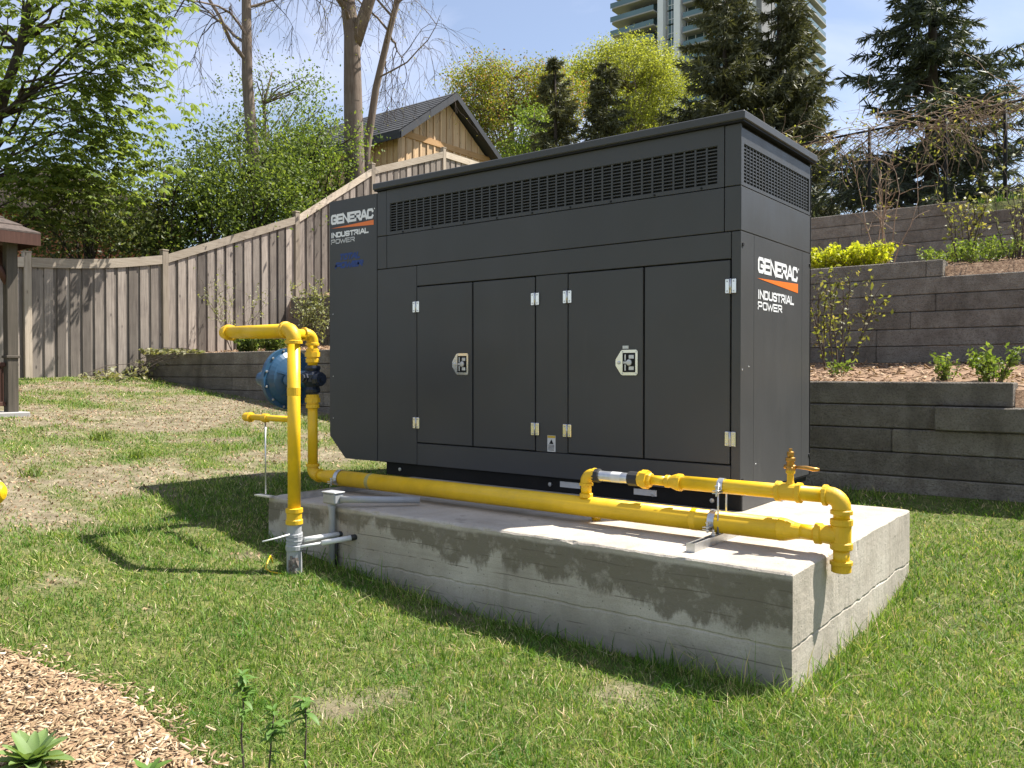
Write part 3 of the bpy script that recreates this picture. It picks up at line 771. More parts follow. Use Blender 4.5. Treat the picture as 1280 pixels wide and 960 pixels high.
    pl = MB()
    for k in range(14):
        a = rr.uniform(-.7, .5) - .8; z = rr.uniform(.12, .26); q = Vector((XU + .049 * math.cos(a), YA + .049 * math.sin(a), z))
        d = Vector((math.cos(a), math.sin(a), 0)); s = Vector((-d.y, d.x, 0)) * rr.uniform(.006, .014)
        pl.add([q - s, q + s, q + s * .6 + d * rr.uniform(.004, .02) - Vector((0, 0, rr.uniform(.02, .06))), q - s + d * .004 - Vector((0, 0, .05))], [(0, 1, 2, 3)])
    pl.build('torn_tape', M['peel'], sl_, False)
    # short capped branch behind the riser loop
    b = thing('branch_pipe', 'short thin yellow pipe with a capped end held up by a steel rod', 'pipe', (-2.85, -1.38, .52))
    MB().tube([(-3.03, -1.38, 1.07), (-2.50, -1.38, 1.07)], .021, 16).build('pipe', YL, b)
    MB().rings((-3.085, -1.38, 1.07), (1, 0, 0), [(0, .024), (.006, .031), (.05, .031), (.056, .036), (.07, .036), (.073, .022)], 14).build('end_cap', YD, b)
    MB().rings((-2.875, -1.38, 1.07), (1, 0, 0), [(0, .022), (.003, .030), (.05, .030), (.053, .022)], 14).build('clamp', YD, b)
    MB().tube([(-2.852, -1.38, .545), (-2.852, -1.38, 1.045)], .0055, 8).build('rod', M['galv'], b)
    MB().box(-2.955, -2.80, -1.40, -1.345, .5245, .534).build('foot_plate', M['galv'], b)
    # regulator
    rg = thing('pressure_regulator', 'blue round gas pressure regulator on the yellow riser pipe', 'regulator', (X0, Y, 1.1))
    zc = 1.335
    cb = MB().rings((X0, Y, 1.225), (0, 0, 1), [(0, .042), (.01, .056), (.03, .060), (.05, .050), (.09, .075), (.14, .075), (.17, .052), (.19, .060), (.205, .056), (.212, .042)], 14)
    cb.rings((X0 + .04, Y, zc), (1, 0, 0), [(0, .055), (.05, .055), (.055, .048), (.065, .048), (.066, .02), (.08, .02)], 10)
    cb.rings((X0, Y - .05, zc + .01), (0, -1, 0), [(0, .04), (.03, .04), (.034, .028), (.05, .028)], 8)
    cb.build('valve_body', M['reg_navy'], rg)
    XD = -3.27
    MB().rings((XD, Y, zc), (1, 0, 0), [(-.10, .10), (-.095, .13), (-.045, .19), (-.018, .205), (-.016, .235), (.016, .235), (.018, .205), (.03, .200), (.055, .17), (.085, .095), (.12, .075), (.17, .066), (.25, .060)], 36).build('diaphragm_case', M['reg_blue'], rg)
    MB().rings((XD - .34, Y, zc), (1, 0, 0), [(0, .04), (.004, .055), (.03, .06), (.20, .066), (.245, .085)], 20).build('spring_barrel', M['reg_blue'], rg)
    MB().rings((XD + .12, Y - .055, zc - .01), (.4, -1, .05), [(0, .045), (.05, .045), (.056, .038), (.06, .038), (.062, .02), (.07, .02)], 16).build('vent_boss', M['reg_blue'], rg)
    bo = MB()
    for k in range(12):
        a = 2 * math.pi * (k + .5) / 12; bo.rings((XD - .028, Y + .219 * math.cos(a), zc + .219 * math.sin(a)), (1, 0, 0), [(0, .010), (.055, .010), (.056, .006)], 6)
    bo.build('flange_bolts', M['galv'], rg)
    rb = MB()
    for k in range(5):
        a = 2 * math.pi * (k + .2) / 5; c_, s_ = math.cos(a), math.sin(a)
        p0 = Vector((XD + .03, Y + .195 * c_, zc + .195 * s_)); p1 = Vector((XD + .13, Y + .07 * c_, zc + .07 * s_)); p2 = Vector((XD + .03, Y + .07 * c_, zc + .07 * s_))
        w = Vector((0, -s_, c_)) * .008
        rb.add([p0 - w, p1 - w, p2 - w, p0 + w, p1 + w, p2 + w], [(0, 1, 2), (5, 4, 3), (0, 3, 4, 1)])
    rb.build('case_rib', M['reg_blue'], rg)
gas_pipe()

def supports():
    Y = -.87
    def channel(x, y0, y1, z, parent):
        mb = MB(); s = .0205; e = .0025
        mb.box(x - s, x + s, y0, y1, z, z + e); mb.box(x - s, x - s + e, y0, y1, z + e, z + .041); mb.box(x + s - e, x + s, y0, y1, z + e, z + .041)
        mb.box(x - s + e, x - s + .009, y0, y1, z + .0385, z + .041); mb.box(x + s - .009, x + s - e, y0, y1, z + .0385, z + .041)
        mb.build('channel', M['galv'], parent)
        MB().box(x - s - .002, x + s + .002, y0 - .003, y0 - .0005, z, z + .043).build('end_cap', M['galv'], parent)
    def strap(x, z, r, parent, w=.036):
        mb = MB(); n = 20; vs = []
        for k in range(n + 1):
            a = -2.4 + 4.8 * k / n + math.pi / 2
            for rr_, xx in ((r, x - w / 2), (r, x + w / 2), (r + .003, x + w / 2), (r + .003, x - w / 2)):
                vs.append((xx, Y + rr_ * math.cos(a), z + rr_ * math.sin(a)))
        fs = [(4 * k + i, 4 * k + (i + 1) % 4, 4 * k + 4 + (i + 1) % 4, 4 * k + 4 + i) for k in range(n) for i in range(4)]
        mb.add(vs, fs)
        mb.box(x - w / 2, x + w / 2, Y - r - .052, Y - r + .012, z - .030, z - .026); mb.box(x - w / 2, x + w / 2, Y - r - .052, Y - r + .012, z - .018, z - .014)
        mb.rings((x, Y - r - .03, z - .045), (0, 0, 1), [(0, .006), (.045, .006), (.046, .010), (.054, .010)], 8)
        mb.build('clamp', M['galv'], parent)
    s = thing('strut_support', 'galvanized strut channel with two pipe clamps at the right end of the pad', 'pipe support', (.262, -.9, TP), 'strut supports under the gas pipe')
    channel(.262, -1.225, -.50, TP + .001, s); strap(.225, .618, .058, s); strap(.265, .803, .0385, s, .030)
    for dy in (-.05, .05): MB().tube([(.265, Y + dy, TP + .04), (.265, Y + dy, .825)], .005, 8).build('threaded_rod', M['galv'], s)
    MB().rings((.262, Y - .10, TP + .042), (0, 0, 1), [(0, .012), (.01, .012), (.011, .006), (.03, .006)], 6).build('bolt', M['galv'], s)
    s = thing('strut_support', 'galvanized strut channel with pipe clamp at the left end of the pad', 'pipe support', (-2.6, -.9, TP), 'strut supports under the gas pipe')
    channel(-2.60, -1.29, -.45, TP + .001, s); strap(-2.665, .618, .058, s)
    MB().tube([(-2.60, Y - .03, TP + .04), (-2.60, Y - .03, .56)], .006, 8).build('threaded_rod', M['galv'], s)
    MB().rings((-2.60, -.60, TP + .042), (0, 0, 1), [(0, .012), (.012, .012)], 6).build('bolt', M['galv'], s)
    # grey junction box on its conduit
    j = thing('junction_box', 'small grey conduit junction box at the pad edge beside the yellow upright', 'junction box', (-2.25, -1.37, .2))
    c = at(415, 640, y=-1.372)
    MB().box(c.x - .05, c.x + .07, -1.41, -1.33, .545, .612, .008).build('box', M['pvc_grey'], j)
    MB().box(c.x - .055, c.x + .075, -1.415, -1.325, .6125, .622, .003).build('lid', M['pvc_grey'], j)
    MB().tube([(c.x, -1.372, .545), (c.x, -1.372, .50), (c.x, -1.372, .10)], [.032, .022, .022], 14).build('conduit', M['pvc_grey'], j)
    MB().tube([(c.x + .03, -1.362, .33), (c.x + .03, -1.362, .15)], .009, 8).build('cable', M['rubber'], j)
    MB().tube([(c.x + .07, -1.36, .575), (c.x + .20, -1.25, .572), (c.x + .42, -1.0, .56)], .022, 12).build('conduit', M['pvc_grey'], j)
    # two white conduits from the sleeve to the pad
    for k, (p0, p1, rad, lab) in enumerate((((-2.17, -1.60, .345), tuple(at(428, 667, y=-1.33)), .016, 'upper of two white plastic conduits between the grey sleeve and the pad'),
                                  ((-2.17, -1.625, .305), tuple(at(446, 671, y=-1.33)), .017, 'lower of two white plastic conduits between the grey sleeve and the pad'))):
        t = thing('conduit', lab, 'conduit', p0, 'white conduits at the upright')
        a, b = Vector(p0), Vector(p1); m = a.lerp(b, .90); q = a.lerp(b, .38 if k else .03)
        MB().tube([q, m], rad, 12).build('tube', M['pvc_white'], t); MB().tube([m, b], rad * 1.12, 12).build('end_sleeve', M['rubber'], t)
        if k: MB().tube([a, q], rad * .5, 10).build('rod', M['pvc_white'], t)
    t = MB().tube([at(362, 668, d=5.05), at(345, 673, d=5.0), at(328, 677, d=4.95)], [.005, .005, .004], 8).build('cable_tie_tail', M['pvc_white'])
    tag(t, 'white cable tie tail sticking out left of the grey sleeve', 'cable tie')
    w = [(-2.215, -1.70, .13), (-2.28, -1.76, .14), (-2.33, -1.76, .15), (-2.36, -1.72, .18), (-2.375, -1.69, .205), (-2.39, -1.66, .15)]
    t = MB().tube([(x, y, G(x, y) + z - .13) for x, y, z in w], .0045, 8).build('tracer_wire', M['yellow'])
    tag(t, 'thin yellow tracer wire looping out of the grass by the sleeve', 'wire')
    # end of another yellow pipe at the left edge of the view
    c = Vector((-2.935, -3.045, .735))
    t = thing('gas_pipe', 'yellow rounded pipe end reaching in at the left edge of the photo', 'gas pipe', (c.x, c.y, G(c.x, c.y)))
    dv = Vector((-.72, -.69, 0)); e = c + dv * 1.1
    MB().tube([c, e, e + Vector((-.02, -.02, -.05)), Vector((e.x - .03, e.y - .03, G(e.x, e.y) - .1))], .052, 20).build('pipe', M['yellow'], t)
    MB().rings(c + dv * .06, -dv, [(0, .056), (.01, .064), (.05, .066), (.085, .058), (.105, .036), (.113, .01)], 20).build('end_cap', M['yellow'], t)
supports()

# ---------------------------------------------------------------- wooden fence
def wooden_fence():
    px = [(33, 315, None), (205, 313, None), (370, 265, None), (465, 205, None), (554, 185, None)]
    pts = []
    for (u, v, _) in px:
        p = at(u, v, x=XF); pts.append((p.y, p.z))
    d0 = pts[1][0] - pts[0][0]
    pts = [(pts[0][0] - 2 * d0, pts[0][1] - .22), (pts[0][0] - d0, pts[0][1] - .03)] + pts + [(pts[-1][0] + 2.4, pts[-1][1] - .02), (pts[-1][0] + 4.8, pts[-1][1] - .05)]
    f = thing('wooden_fence', 'weathered grey board fence climbing the slope along the left side', 'fence', (XF, pts[2][0], 1.3))
    rr = random.Random(11)
    for (y, z) in pts:
        g = G(XF, y)
        p = MB().box(XF - .055, XF + .055, y - .055, y + .055, g - .3, z - .012, .006)
        po = p.build('post', M['fence_post'], f)
        MB().box(XF - .062, XF + .062, y - .062, y + .062, z - .0115, z + .012, .006).build('post_cap', M['fence_post'], po)
    for (ya, za), (yb, zb) in zip(pts, pts[1:]):
        top = lambda y: za + (zb - za) * (y - ya) / (yb - ya) - .085 - (.05 if yb < 4 else .0) * math.sin(math.pi * (y - ya) / (yb - ya))
        a, b = ya + .058, yb - .058
        # top rail: a slightly sagging plank in three lengths of one mesh
        mb = MB(); n = 6; vs = []
        for k in range(n + 1):
            y = a + (b - a) * k / n; t = top(y)
            for (x, z) in ((XF + .026, t - .155), (XF + .050, t - .155), (XF + .050, t), (XF + .026, t)): vs.append((x, y, z))
        fs = [(4 * k + i, 4 * k + (i + 1) % 4, 4 * k + 4 + (i + 1) % 4, 4 * k + 4 + i) for k in range(n) for i in range(4)] + [(3, 2, 1, 0), (4 * n, 4 * n + 1, 4 * n + 2, 4 * n + 3)]
        mb.add(vs, fs).build('rail', M['fence_rail'], f)
        nb = max(6, int(round((b - a) / .205))); st = (b - a) / nb
        for k in range(nb):
            for lay in (0, 1):
                if lay == 0: y0 = a + k * st + rr.uniform(-.004, .004); w = .135; x0 = XF + .004
                else: y0 = a + k * st + .118; w = min(.115, b - y0); x0 = XF - .018
                if w < .03: continue
                y1 = y0 + w; g0 = max(G(XF + .1, y0), G(XF + .1, y1)) if abs(y0 - YW1) < 3 else G(XF + .1, y0)
                lo = min(G(XF + .1, y0), G(XF + .1, y1)) - .05
                t0, t1 = top(y0) - .012 - lay * .008, top(y1) - .012 - lay * .008
                tl = rr.uniform(-.003, .003)
                mbb = MB().add([(x0, y0, lo), (x0 + .019, y0, lo), (x0 + .019, y1, lo), (x0, y1, lo), (x0 + tl, y0, t0), (x0 + .019 + tl, y0, t0), (x0 + .019 + tl, y1, t1), (x0 + tl, y1, t1)],
                               [(3, 2, 1, 0), (4, 5, 6, 7), (0, 1, 5, 4), (1, 2, 6, 5), (2, 3, 7, 6), (3, 0, 4, 7)])
                mbb.build('board', M['fence'], f, False)
wooden_fence()

# ---------------------------------------------------------------- gazebo (its corner shows at the left edge)
def gazebo():
    X1, Y1 = -8.62, -.74; S = 2.9; X0, Y0 = X1 - S, Y1 - S
    z0 = G(X1, Y1) + .01
    g = thing('gazebo', 'dark brown wooden gazebo with shingled roof at the left edge', 'gazebo', (X1 - S / 2, Y1 - S / 2, z0))
    MB().box(X0 - .15, X1 + .15, Y0 - .15, Y1 + .15, z0 - .6, z0 + .03, .01).build('base_slab', M['slab'], g)
    ze = 2.93
    for (x, y) in ((X0, Y0), (X0, Y1), (X1, Y0), (X1, Y1)):
        p = MB().box(x - .06, x + .06, y - .06, y + .06, z0 + .03, ze - .02, .006).build('post', M['gazebo_grey'], g)
        MB().box(x - .075, x + .075, y - .075, y + .075, z0 + .66, z0 + .69, .004).build('post_collar', M['gazebo_grey'], p)
        sx = -1 if x == X1 else 1; sy = -1 if y == Y1 else 1
        for (ax, ay) in ((sx, 0), (0, sy)):
            MB().tube([(x, y, ze - .55), (x + ax * .12, y + ay * .12, ze - .34), (x + ax * .34, y + ay * .34, ze - .12), (x + ax * .45, y + ay * .45, ze - .06)], .045, 6).build('brace', M['gazebo'], g)
    for (a, b, c, d) in ((X0, X1, Y0, Y0), (X0, X1, Y1, Y1), (X0, X0, Y0, Y1), (X1, X1, Y0, Y1)):
        MB().box(a - .05, b + .05, c - .05, d + .05, ze - .02, ze + .14, .004).build('beam', M['gazebo'], g)
    # railing on the two near sides
    for axis in ('x', 'y'):
        if axis == 'x': seg = [(X0 + .07, Y1), (X1 - .07, Y1)]
        else: seg = [(X1, Y0 + .07), (X1, Y1 - .07)]
        (ax, ay), (bx, by) = seg
        for z in (z0 + .10, z0 + .56):
            e = .03
            MB().box(min(ax, bx) - (e if axis == 'y' else 0), max(ax, bx) + (e if axis == 'y' else 0), min(ay, by) - (e if axis == 'x' else 0), max(ay, by) + (e if axis == 'x' else 0), z, z + .05, .004).build('railing', M['gazebo'], g)
        n = 20
        for k in range(1, n):
            x, y = ax + (bx - ax) * k / n, ay + (by - ay) * k / n
            MB().box(x - .02, x + .02, y - .02, y + .02, z0 + .1505, z0 + .5595).build('baluster', M['gazebo'], g)
    # roof
    ov = .24; cx, cy, zt = X1 - S / 2, Y1 - S / 2, ze + 1.05
    A = [(X0 - ov, Y0 - ov), (X1 + ov, Y0 - ov), (X1 + ov, Y1 + ov), (X0 - ov, Y1 + ov)]
    fs = MB()
    for k in range(4):
        (ax, ay), (bx, by) = A[k], A[(k + 1) % 4]
        n = 12
        for j in range(n):
            t0, t1 = j / n, (j + 1.25) / n
            def P(p, t, dz): t = min(t, .999); return (p[0] + (cx - p[0]) * t, p[1] + (cy - p[1]) * t, ze + .06 + (zt - ze) * t + dz)
            vs = [P(A[k], t0, .035), P(A[(k + 1) % 4], t0, .035), P(A[(k + 1) % 4], t1, .015), P(A[k], t1, .015), P(A[k], t0, .012), P(A[(k + 1) % 4], t0, .012)]
            MB().add(vs, [(0, 1, 2, 3), (4, 5, 1, 0)]).build('shingle_course', M['shingle_brown'], g, False)
        MB().add([(ax, ay, ze - .06), (bx, by, ze - .06), (bx, by, ze + .075), (ax, ay, ze + .075), (ax * .995 + cx * .005, ay * .995 + cy * .005, ze - .06), (bx * .995 + cx * .005, by * .995 + cy * .005, ze - .06)], [(0, 1, 2, 3), (0, 4, 5, 1)]).build('fascia', M['gazebo'], g, False)
    MB().add([(p[0], p[1], ze + .06) for p in A] + [(cx, cy, zt)], [(0, 1, 4), (1, 2, 4), (2, 3, 4), (3, 0, 4)]).build('roof_deck', M['gazebo'], g, False)
gazebo()

# ---------------------------------------------------------------- shed behind the fence
def shed():
    X1 = -14.4; X0 = -19.3; Y0, Y1 = 11.3, 15.18; YR = (Y0 + Y1) / 2
    ZE, ZR = 7.96, 9.30; zg = 4.3
    s = thing('shed', 'new cedar board and batten shed with dark gable roof behind the fence', 'shed', ((X0 + X1) / 2, YR, zg))
    slope = (ZR - ZE) / (YR - Y0)
    # gable end: boards and battens
    n = 14; w = (Y1 - Y0) / n
    hz = lambda y: ZE + slope * (min(y - Y0, Y1 - y))
    for k in range(n):
        a, b = Y0 + k * w, Y0 + (k + 1) * w
        vs = []
        pts = [(a + .004, hz(a + .004)), (b - .004, hz(b - .004))]
        for x in (X1 - .02, X1):
            vs += [(x, a + .004, zg), (x, b - .004, zg), (x, b - .004, pts[1][1] - .06), (x, a + .004, pts[0][1] - .06)]
        MB().add(vs, [(0, 1, 2, 3), (7, 6, 5, 4), (0, 4, 5, 1), (1, 5, 6, 2), (2, 6, 7, 3), (3, 7, 4, 0)]).build('siding_board', M['cedar'], s)
        if k:
            t = hz(a) - .06
            MB().box(X1 + .0015, X1 + .03, a - .032, a + .032, zg, ZE - .115).build('batten', M['cedar'], s)
            if t - ZE > .2: MB().box(X1 + .0015, X1 + .03, a - .032, a + .032, ZE + .065, t - .04).build('batten', M['cedar'], s)
    MB().box(X1 + .003, X1 + .045, Y0 - .02, Y1 + .02, ZE - .11, ZE + .06).build('trim_board', M['cedar_x'], s)
    for y in (Y0, Y1): MB().box(X1 + .002, X1 + .035, y - .07, y + .07, zg, ZE - .112).build('corner_board', M['cedar'], s)
    # side wall facing the yard
    m = 20; w = (X1 - X0) / m
    for k in range(m):
        MB().box(X0 + k * w + .004, X0 + (k + 1) * w - .004, Y0, Y0 + .02, zg, ZE).build('siding_board', M['cedar'], s)
        MB().box(X0 + k * w - .03, X0 + k * w + .03, Y0 - .03, Y0 - .0015, zg, ZE - .04).build('batten', M['cedar'], s)
    MB().box(X0, X1 - .03, Y0 + .03, Y1, zg, ZE).build('inner_wall', M['cedar'], s)
    # roof
    ov = .32; go = .38
    for sg in (-1, 1):
        ya = YR + sg * (YR - Y0 + ov); za = ZE - slope * ov
        nrow = 12
        for j in range(nrow):
            t0, t1 = j / nrow, min(1, (j + 1.2) / nrow)
            f = lambda t, dz: (ya + (YR - ya) * t, za + (ZR + .02 - za) * t + .12 + dz)
            (y0, z0), (y1, z1) = f(t0, .03), f(t1, .008)
            vs = [(X0 - .3, y0, z0), (X1 + go, y0, z0), (X1 + go, y1, z1), (X0 - .3, y1, z1), (X0 - .3, y0, z0 - .03), (X1 + go, y0, z0 - .03)]
            MB().add(vs, [(0, 1, 2, 3), (4, 5, 1, 0)]).build('shingle_course', M['shingle'], s, False)
        # deck + fascia boards
        vs = [(X0 - .3, ya, za), (X1 + go, ya, za), (X1 + go, YR, ZR + .02), (X0 - .3, YR, ZR + .02)]
        vs += [(x, y, z + .115) for x, y, z in vs]
        MB().add(vs, [(3, 2, 1, 0), (4, 5, 6, 7), (0, 1, 5, 4), (1, 2, 6, 5), (2, 3, 7, 6), (3, 0, 4, 7)]).build('roof_deck', M['fascia'], s)
        vs = [(X1 + go + .002, ya, za - .09), (X1 + go + .002, YR, ZR - .07), (X1 + go + .002, YR, ZR + .12), (X1 + go + .002, ya, za + .10)]
        vs += [(x + .03, y, z) for x, y, z in vs]
        MB().add(vs, [(3, 2, 1, 0), (4, 5, 6, 7), (0, 1, 5, 4), (1, 2, 6, 5), (2, 3, 7, 6), (3, 0, 4, 7)]).build('fascia', M['fascia'], s)
    MB().box(X0 - .3, X1 + go, Y0 - ov - .03, Y0 - ov - .002, ZE - slope * ov - .10, ZE - slope * ov + .11).build('fascia', M['fascia'], s)
shed()

# ---------------------------------------------------------------- brick house glimpsed through the hedge
def house():
    X0, X1, Y0, Y1, zg, ZE = -27, -19.5, 1.5, 8.0, 1.5, 5.3
    h = thing('brick_house', 'orange brick house half hidden behind the hedge on the left', 'house', ((X0 + X1) / 2, (Y0 + Y1) / 2, zg))
    MB().box(X0, X1, Y0, Y1, zg - .5, ZE).build('wall', M['brick'], h)
    ym = (Y0 + Y1) / 2
    r = MB().add([(X0 - .4, Y0 - .4, ZE - .1), (X1 + .4, Y0 - .4, ZE - .1), (X1 + .4, ym, ZE + 1.2), (X0 - .4, ym, ZE + 1.2), (X1 + .4, Y1 + .4, ZE - .1), (X0 - .4, Y1 + .4, ZE - .1)], [(0, 1, 2, 3), (3, 2, 4, 5), (1, 4, 2), (0, 3, 5), (0, 5, 4, 1)])
    r.build('roof', M['shingle_brown'], h)
    for y in (3.2, 6.0):
        w = MB().box(X1 + .002, X1 + .06, y - .5, y + .5, zg + 1.2, zg + 2.6).build('window', M['tower_white'], h)
        MB().box(X1 + .061, X1 + .07, y - .42, y + .42, zg + 1.28, zg + 2.52).build('pane', M['glass'], w)
house()

# ---------------------------------------------------------------- apartment tower
def tower():
    XL, XR, YF, YB = -94.0, -60.5, 155.5, 192.0; FH = 3.0; NF = 33
    t = thing('apartment_tower', 'tall glass and concrete apartment tower with balconies beyond the trees', 'tower', ((XL + XR) / 2, (YF + YB) / 2, 0))
    MB().box(XL + 3, XR - 2, YF + 2.2, YB - 1, 0, FH * NF).build('core', M['glass'], t)
    MB().box(-82.8, -81.5, YF - .4, YF + 2.2, 0, FH * NF).build('pier', M['tower_white'], t)
    MB().box(-78.9, -77.5, YF - .6, YF + 2.2, 0, FH * NF).build('pier', M['tower_white'], t)
    MB().box(-63.6, -61.7, YF - .6, YF + 2.2, 0, FH * NF).build('pier', M['tower_white'], t)
    MB().box(-61.6, -60.6, YF + 1.0, YF + 6, 0, FH * NF).build('pier', M['tower_grey'], t)
    for y in (165, 172, 179): MB().box(XR - 2, XR - 1.2, y, y + 1.6, 0, FH * NF).build('pier', M['tower_grey'], t)
    def rounded(x0, x1, y0, y1, z0, z1, r, corner):
        """slab outline with one rounded corner"""
        pts = []
        for (cx, cy, a0, nm) in ((x1 - r, y1 - r, 0, 'ne'), (x0 + r, y1 - r, 90, 'nw'), (x0 + r, y0 + r, 180, 'sw'), (x1 - r, y0 + r, 270, 'se')):
            if nm in corner: pts += [(cx + r * math.cos(R_(a0 + k * 15)), cy + r * math.sin(R_(a0 + k * 15))) for k in range(7)]
            else: pts.append({'ne': (x1, y1), 'nw': (x0, y1), 'sw': (x0, y0), 'se': (x1, y0)}[nm])
        return MB().prism(pts, 'z', z0, z1)
    for k in range(9, NF):
        z = k * FH
        def bal(mb1, mb2, rail=True):
            o = mb1.build('balcony', M['slab'], t); mb2.build('glass_railing', M['rail_glass'], o)
        bal(rounded(XL, -83.3, YF - 1.2, YF + 3, z, z + .28, 1.2, ('sw',)), rounded(XL + .05, -83.4, YF - 1.15, YF - .95, z + .285, z + 1.35, .08, ()))
        bal(MB().box(-77.1, -64.1, YF - .2, YF + 2.1, z, z + .28), MB().box(-77.0, -64.2, YF - .15, YF - .05, z + .285, z + 1.3))
        bal(rounded(XR - 2, XR + 1.4, 176, YB + 1.5, z, z + .28, 1.6, ('ne', 'se')), rounded(XR + 1.05, XR + 1.3, 177.5, YB, z + .285, z + 1.35, .1, ()))
        # windows: strip between the piers, panes of the balcony backs and the side
        wmb = MB()
        for (x0, x1, n) in ((-81.1, -79.3, 2), (-93.5, -84, 5), (-77, -64.2, 7)):
            yy = YF + (1.2 if n == 2 else 2.12)
            for q in range(n + 1): x = x0 + (x1 - x0) * q / n; wmb.box(x - .07, x + .07, yy - .08, yy, z + .3, z + FH - .02)
            wmb.box(x0, x1, yy - .07, yy - .01, z + 1.15, z + 1.27)
        for q in range(11): y = 158 + q * 3.2; wmb.box(XR - 1.99, XR - 1.9, y - .08, y + .08, z + .3, z + FH - .02)
        wmb.build('window_frames', M['tower_white'], t, False)['kind'] = 'stuff'
        MB().box(-81.1, -79.3, YF + 1.25, YF + 1.5, z + .35, z + FH - .05).build('window', M['rail_glass'], t)
        MB().box(XL + 2.9, XR - 1.95, YF + 2.15, YB - .9, z + .001, z + .27).build('floor_band', M['tower_grey'], t)
tower()

# ---------------------------------------------------------------- foliage tools
def unit(v): return v / (np.linalg.norm(v, axis=1, keepdims=True) + 1e-9)
def leaf_quads(P, size, rg, down=.3, up=.4, aspect=.5):
    """one folded diamond per point; size scalar or array"""
    n = len(P); d = rg.normal(size=(n, 3)); d[:, 2] -= down; d = unit(d)
    nn = rg.normal(size=(n, 3)); nn[:, 2] += up * 2; s = unit(np.cross(d, nn)); nn = np.cross(s, d)
    L = (np.asarray(size) * rg.uniform(.65, 1.25, n))[:, None]; W = L * aspect * .5
    V = np.stack([P - d * L * .5, P + s * W - d * L * .05 + nn * W * .3, P + d * L * .5, P - s * W - d * L * .05 + nn * W * .3], 1).reshape(-1, 3)
    return V, np.arange(4 * n).reshape(-1, 4)

def palmate(P, size, rg, k=6, out=None):
    """hanging compound leaves with k leaflets"""
    n = len(P); a = rg.uniform(0, 2 * np.pi, n); Vs = []
    if out is not None: a = np.arctan2(out[:, 1], out[:, 0]) + rg.normal(0, .7, n)
    f = np.stack([np.cos(a), np.sin(a), np.zeros(n)], 1); s = np.stack([-np.sin(a), np.cos(a), np.zeros(n)], 1)
    sz = (size * rg.uniform(.7, 1.25, n))[:, None]; dr = rg.uniform(.25, .95, n)[:, None]
    up = np.array([[0, 0, 1.0]])
    for j in range(k):
        t = (j - (k - 1) / 2) / (k - 1) * 3.9; ln = sz * (1 - .10 * abs(t) ** 1.2) * .55
        d = unit(f * math.cos(t) + s * math.sin(t) - up * dr); w = unit(np.cross(d, np.broadcast_to(up, d.shape))); nn = np.cross(w, d)
        W = ln * .20
        Vs.append(np.stack([P, P + d * ln * .62 + w * W + nn * W * .4, P + d * ln, P + d * ln * .62 - w * W + nn * W * .4], 1))
    V = np.concatenate(Vs, 1).reshape(-1, 3)
    return V, np.arange(len(V)).reshape(-1, 4)

def in_ellipsoid(n, c, r, rg, shell=.55):
    d = unit(rg.normal(size=(n, 3))); q = rg.uniform(shell ** 3, 1, n) ** (1 / 3)
    return np.array(c) + d * q[:, None] * np.array(r)

def curve_to(p0, p1, rr, sag=.12, n=6, wob=.04):
    p0, p1 = Vector(p0), Vector(p1); d = p1 - p0; L = d.length; out = []
    off = Vector((rr.uniform(-1, 1), rr.uniform(-1, 1), rr.uniform(.2, 1))) * L * sag
    for i in range(n):
        t = i / (n - 1); out.append(p0 + d * t + off * math.sin(math.pi * t) + Vector((rr.uniform(-1, 1), rr.uniform(-1, 1), rr.uniform(-1, 1))) * L * wob * (t > 0 and t < 1))
    return out

def leafy_tree(name, label, cat, base, trunk, ells, leaf, per, leafmat, barkmat, seed, r0=.2, spread=.45, group=None, palm=False, shell=.5, aspect=.55, stems=1, branch_r=.3, crown_name='crown', nbr=26):
    """trunk: polyline of world points; ells: [(centre, radii, clumps)]"""
    rg = np.random.default_rng(seed); rr = random.Random(seed)
    t = thing(name, label, cat, base, group)
    n = len(trunk); mb = MB(); mb.tube(trunk, [r0 * (1 - .8 * i / (n - 1)) for i in range(n)], 9)
    cl = []
    for (c, r, k) in ells:
        C = in_ellipsoid(k, c, r, rg, shell); cl.append(C)
        for q in C[:: max(1, len(C) // nbr)]:
            tz = [Vector(p) for p in trunk]; cand = [p for p in tz[1:] if p.z < q[2] + .1] or [tz[0].lerp(tz[1], .6)]
            p0 = cand[-1] if rr.random() < .5 else rr.choice(cand)
            P = curve_to(p0, q, rr); L = (Vector(q) - p0).length
            ra = min(r0 * branch_r, .012 + .02 * L); mb.tube(P, [ra * (1 - .85 * i / 5) for i in range(6)], 5, False)
    mb.build('trunk', barkmat, t, False)
    cl = np.concatenate(cl); cnt = rg.poisson(per, len(cl)); cen = np.repeat(cl, cnt, axis=0)
    P = cen + rg.normal(size=cen.shape) * spread * np.array([1, 1, .75])
    if palm: V, Fq = palmate(P, leaf, rg, 6, P - np.array(ells[0][0]))
    else: V, Fq = leaf_quads(P, leaf, rg, aspect=aspect)
    fast_mesh(crown_name, V, Fq, leafmat, t)
    return t

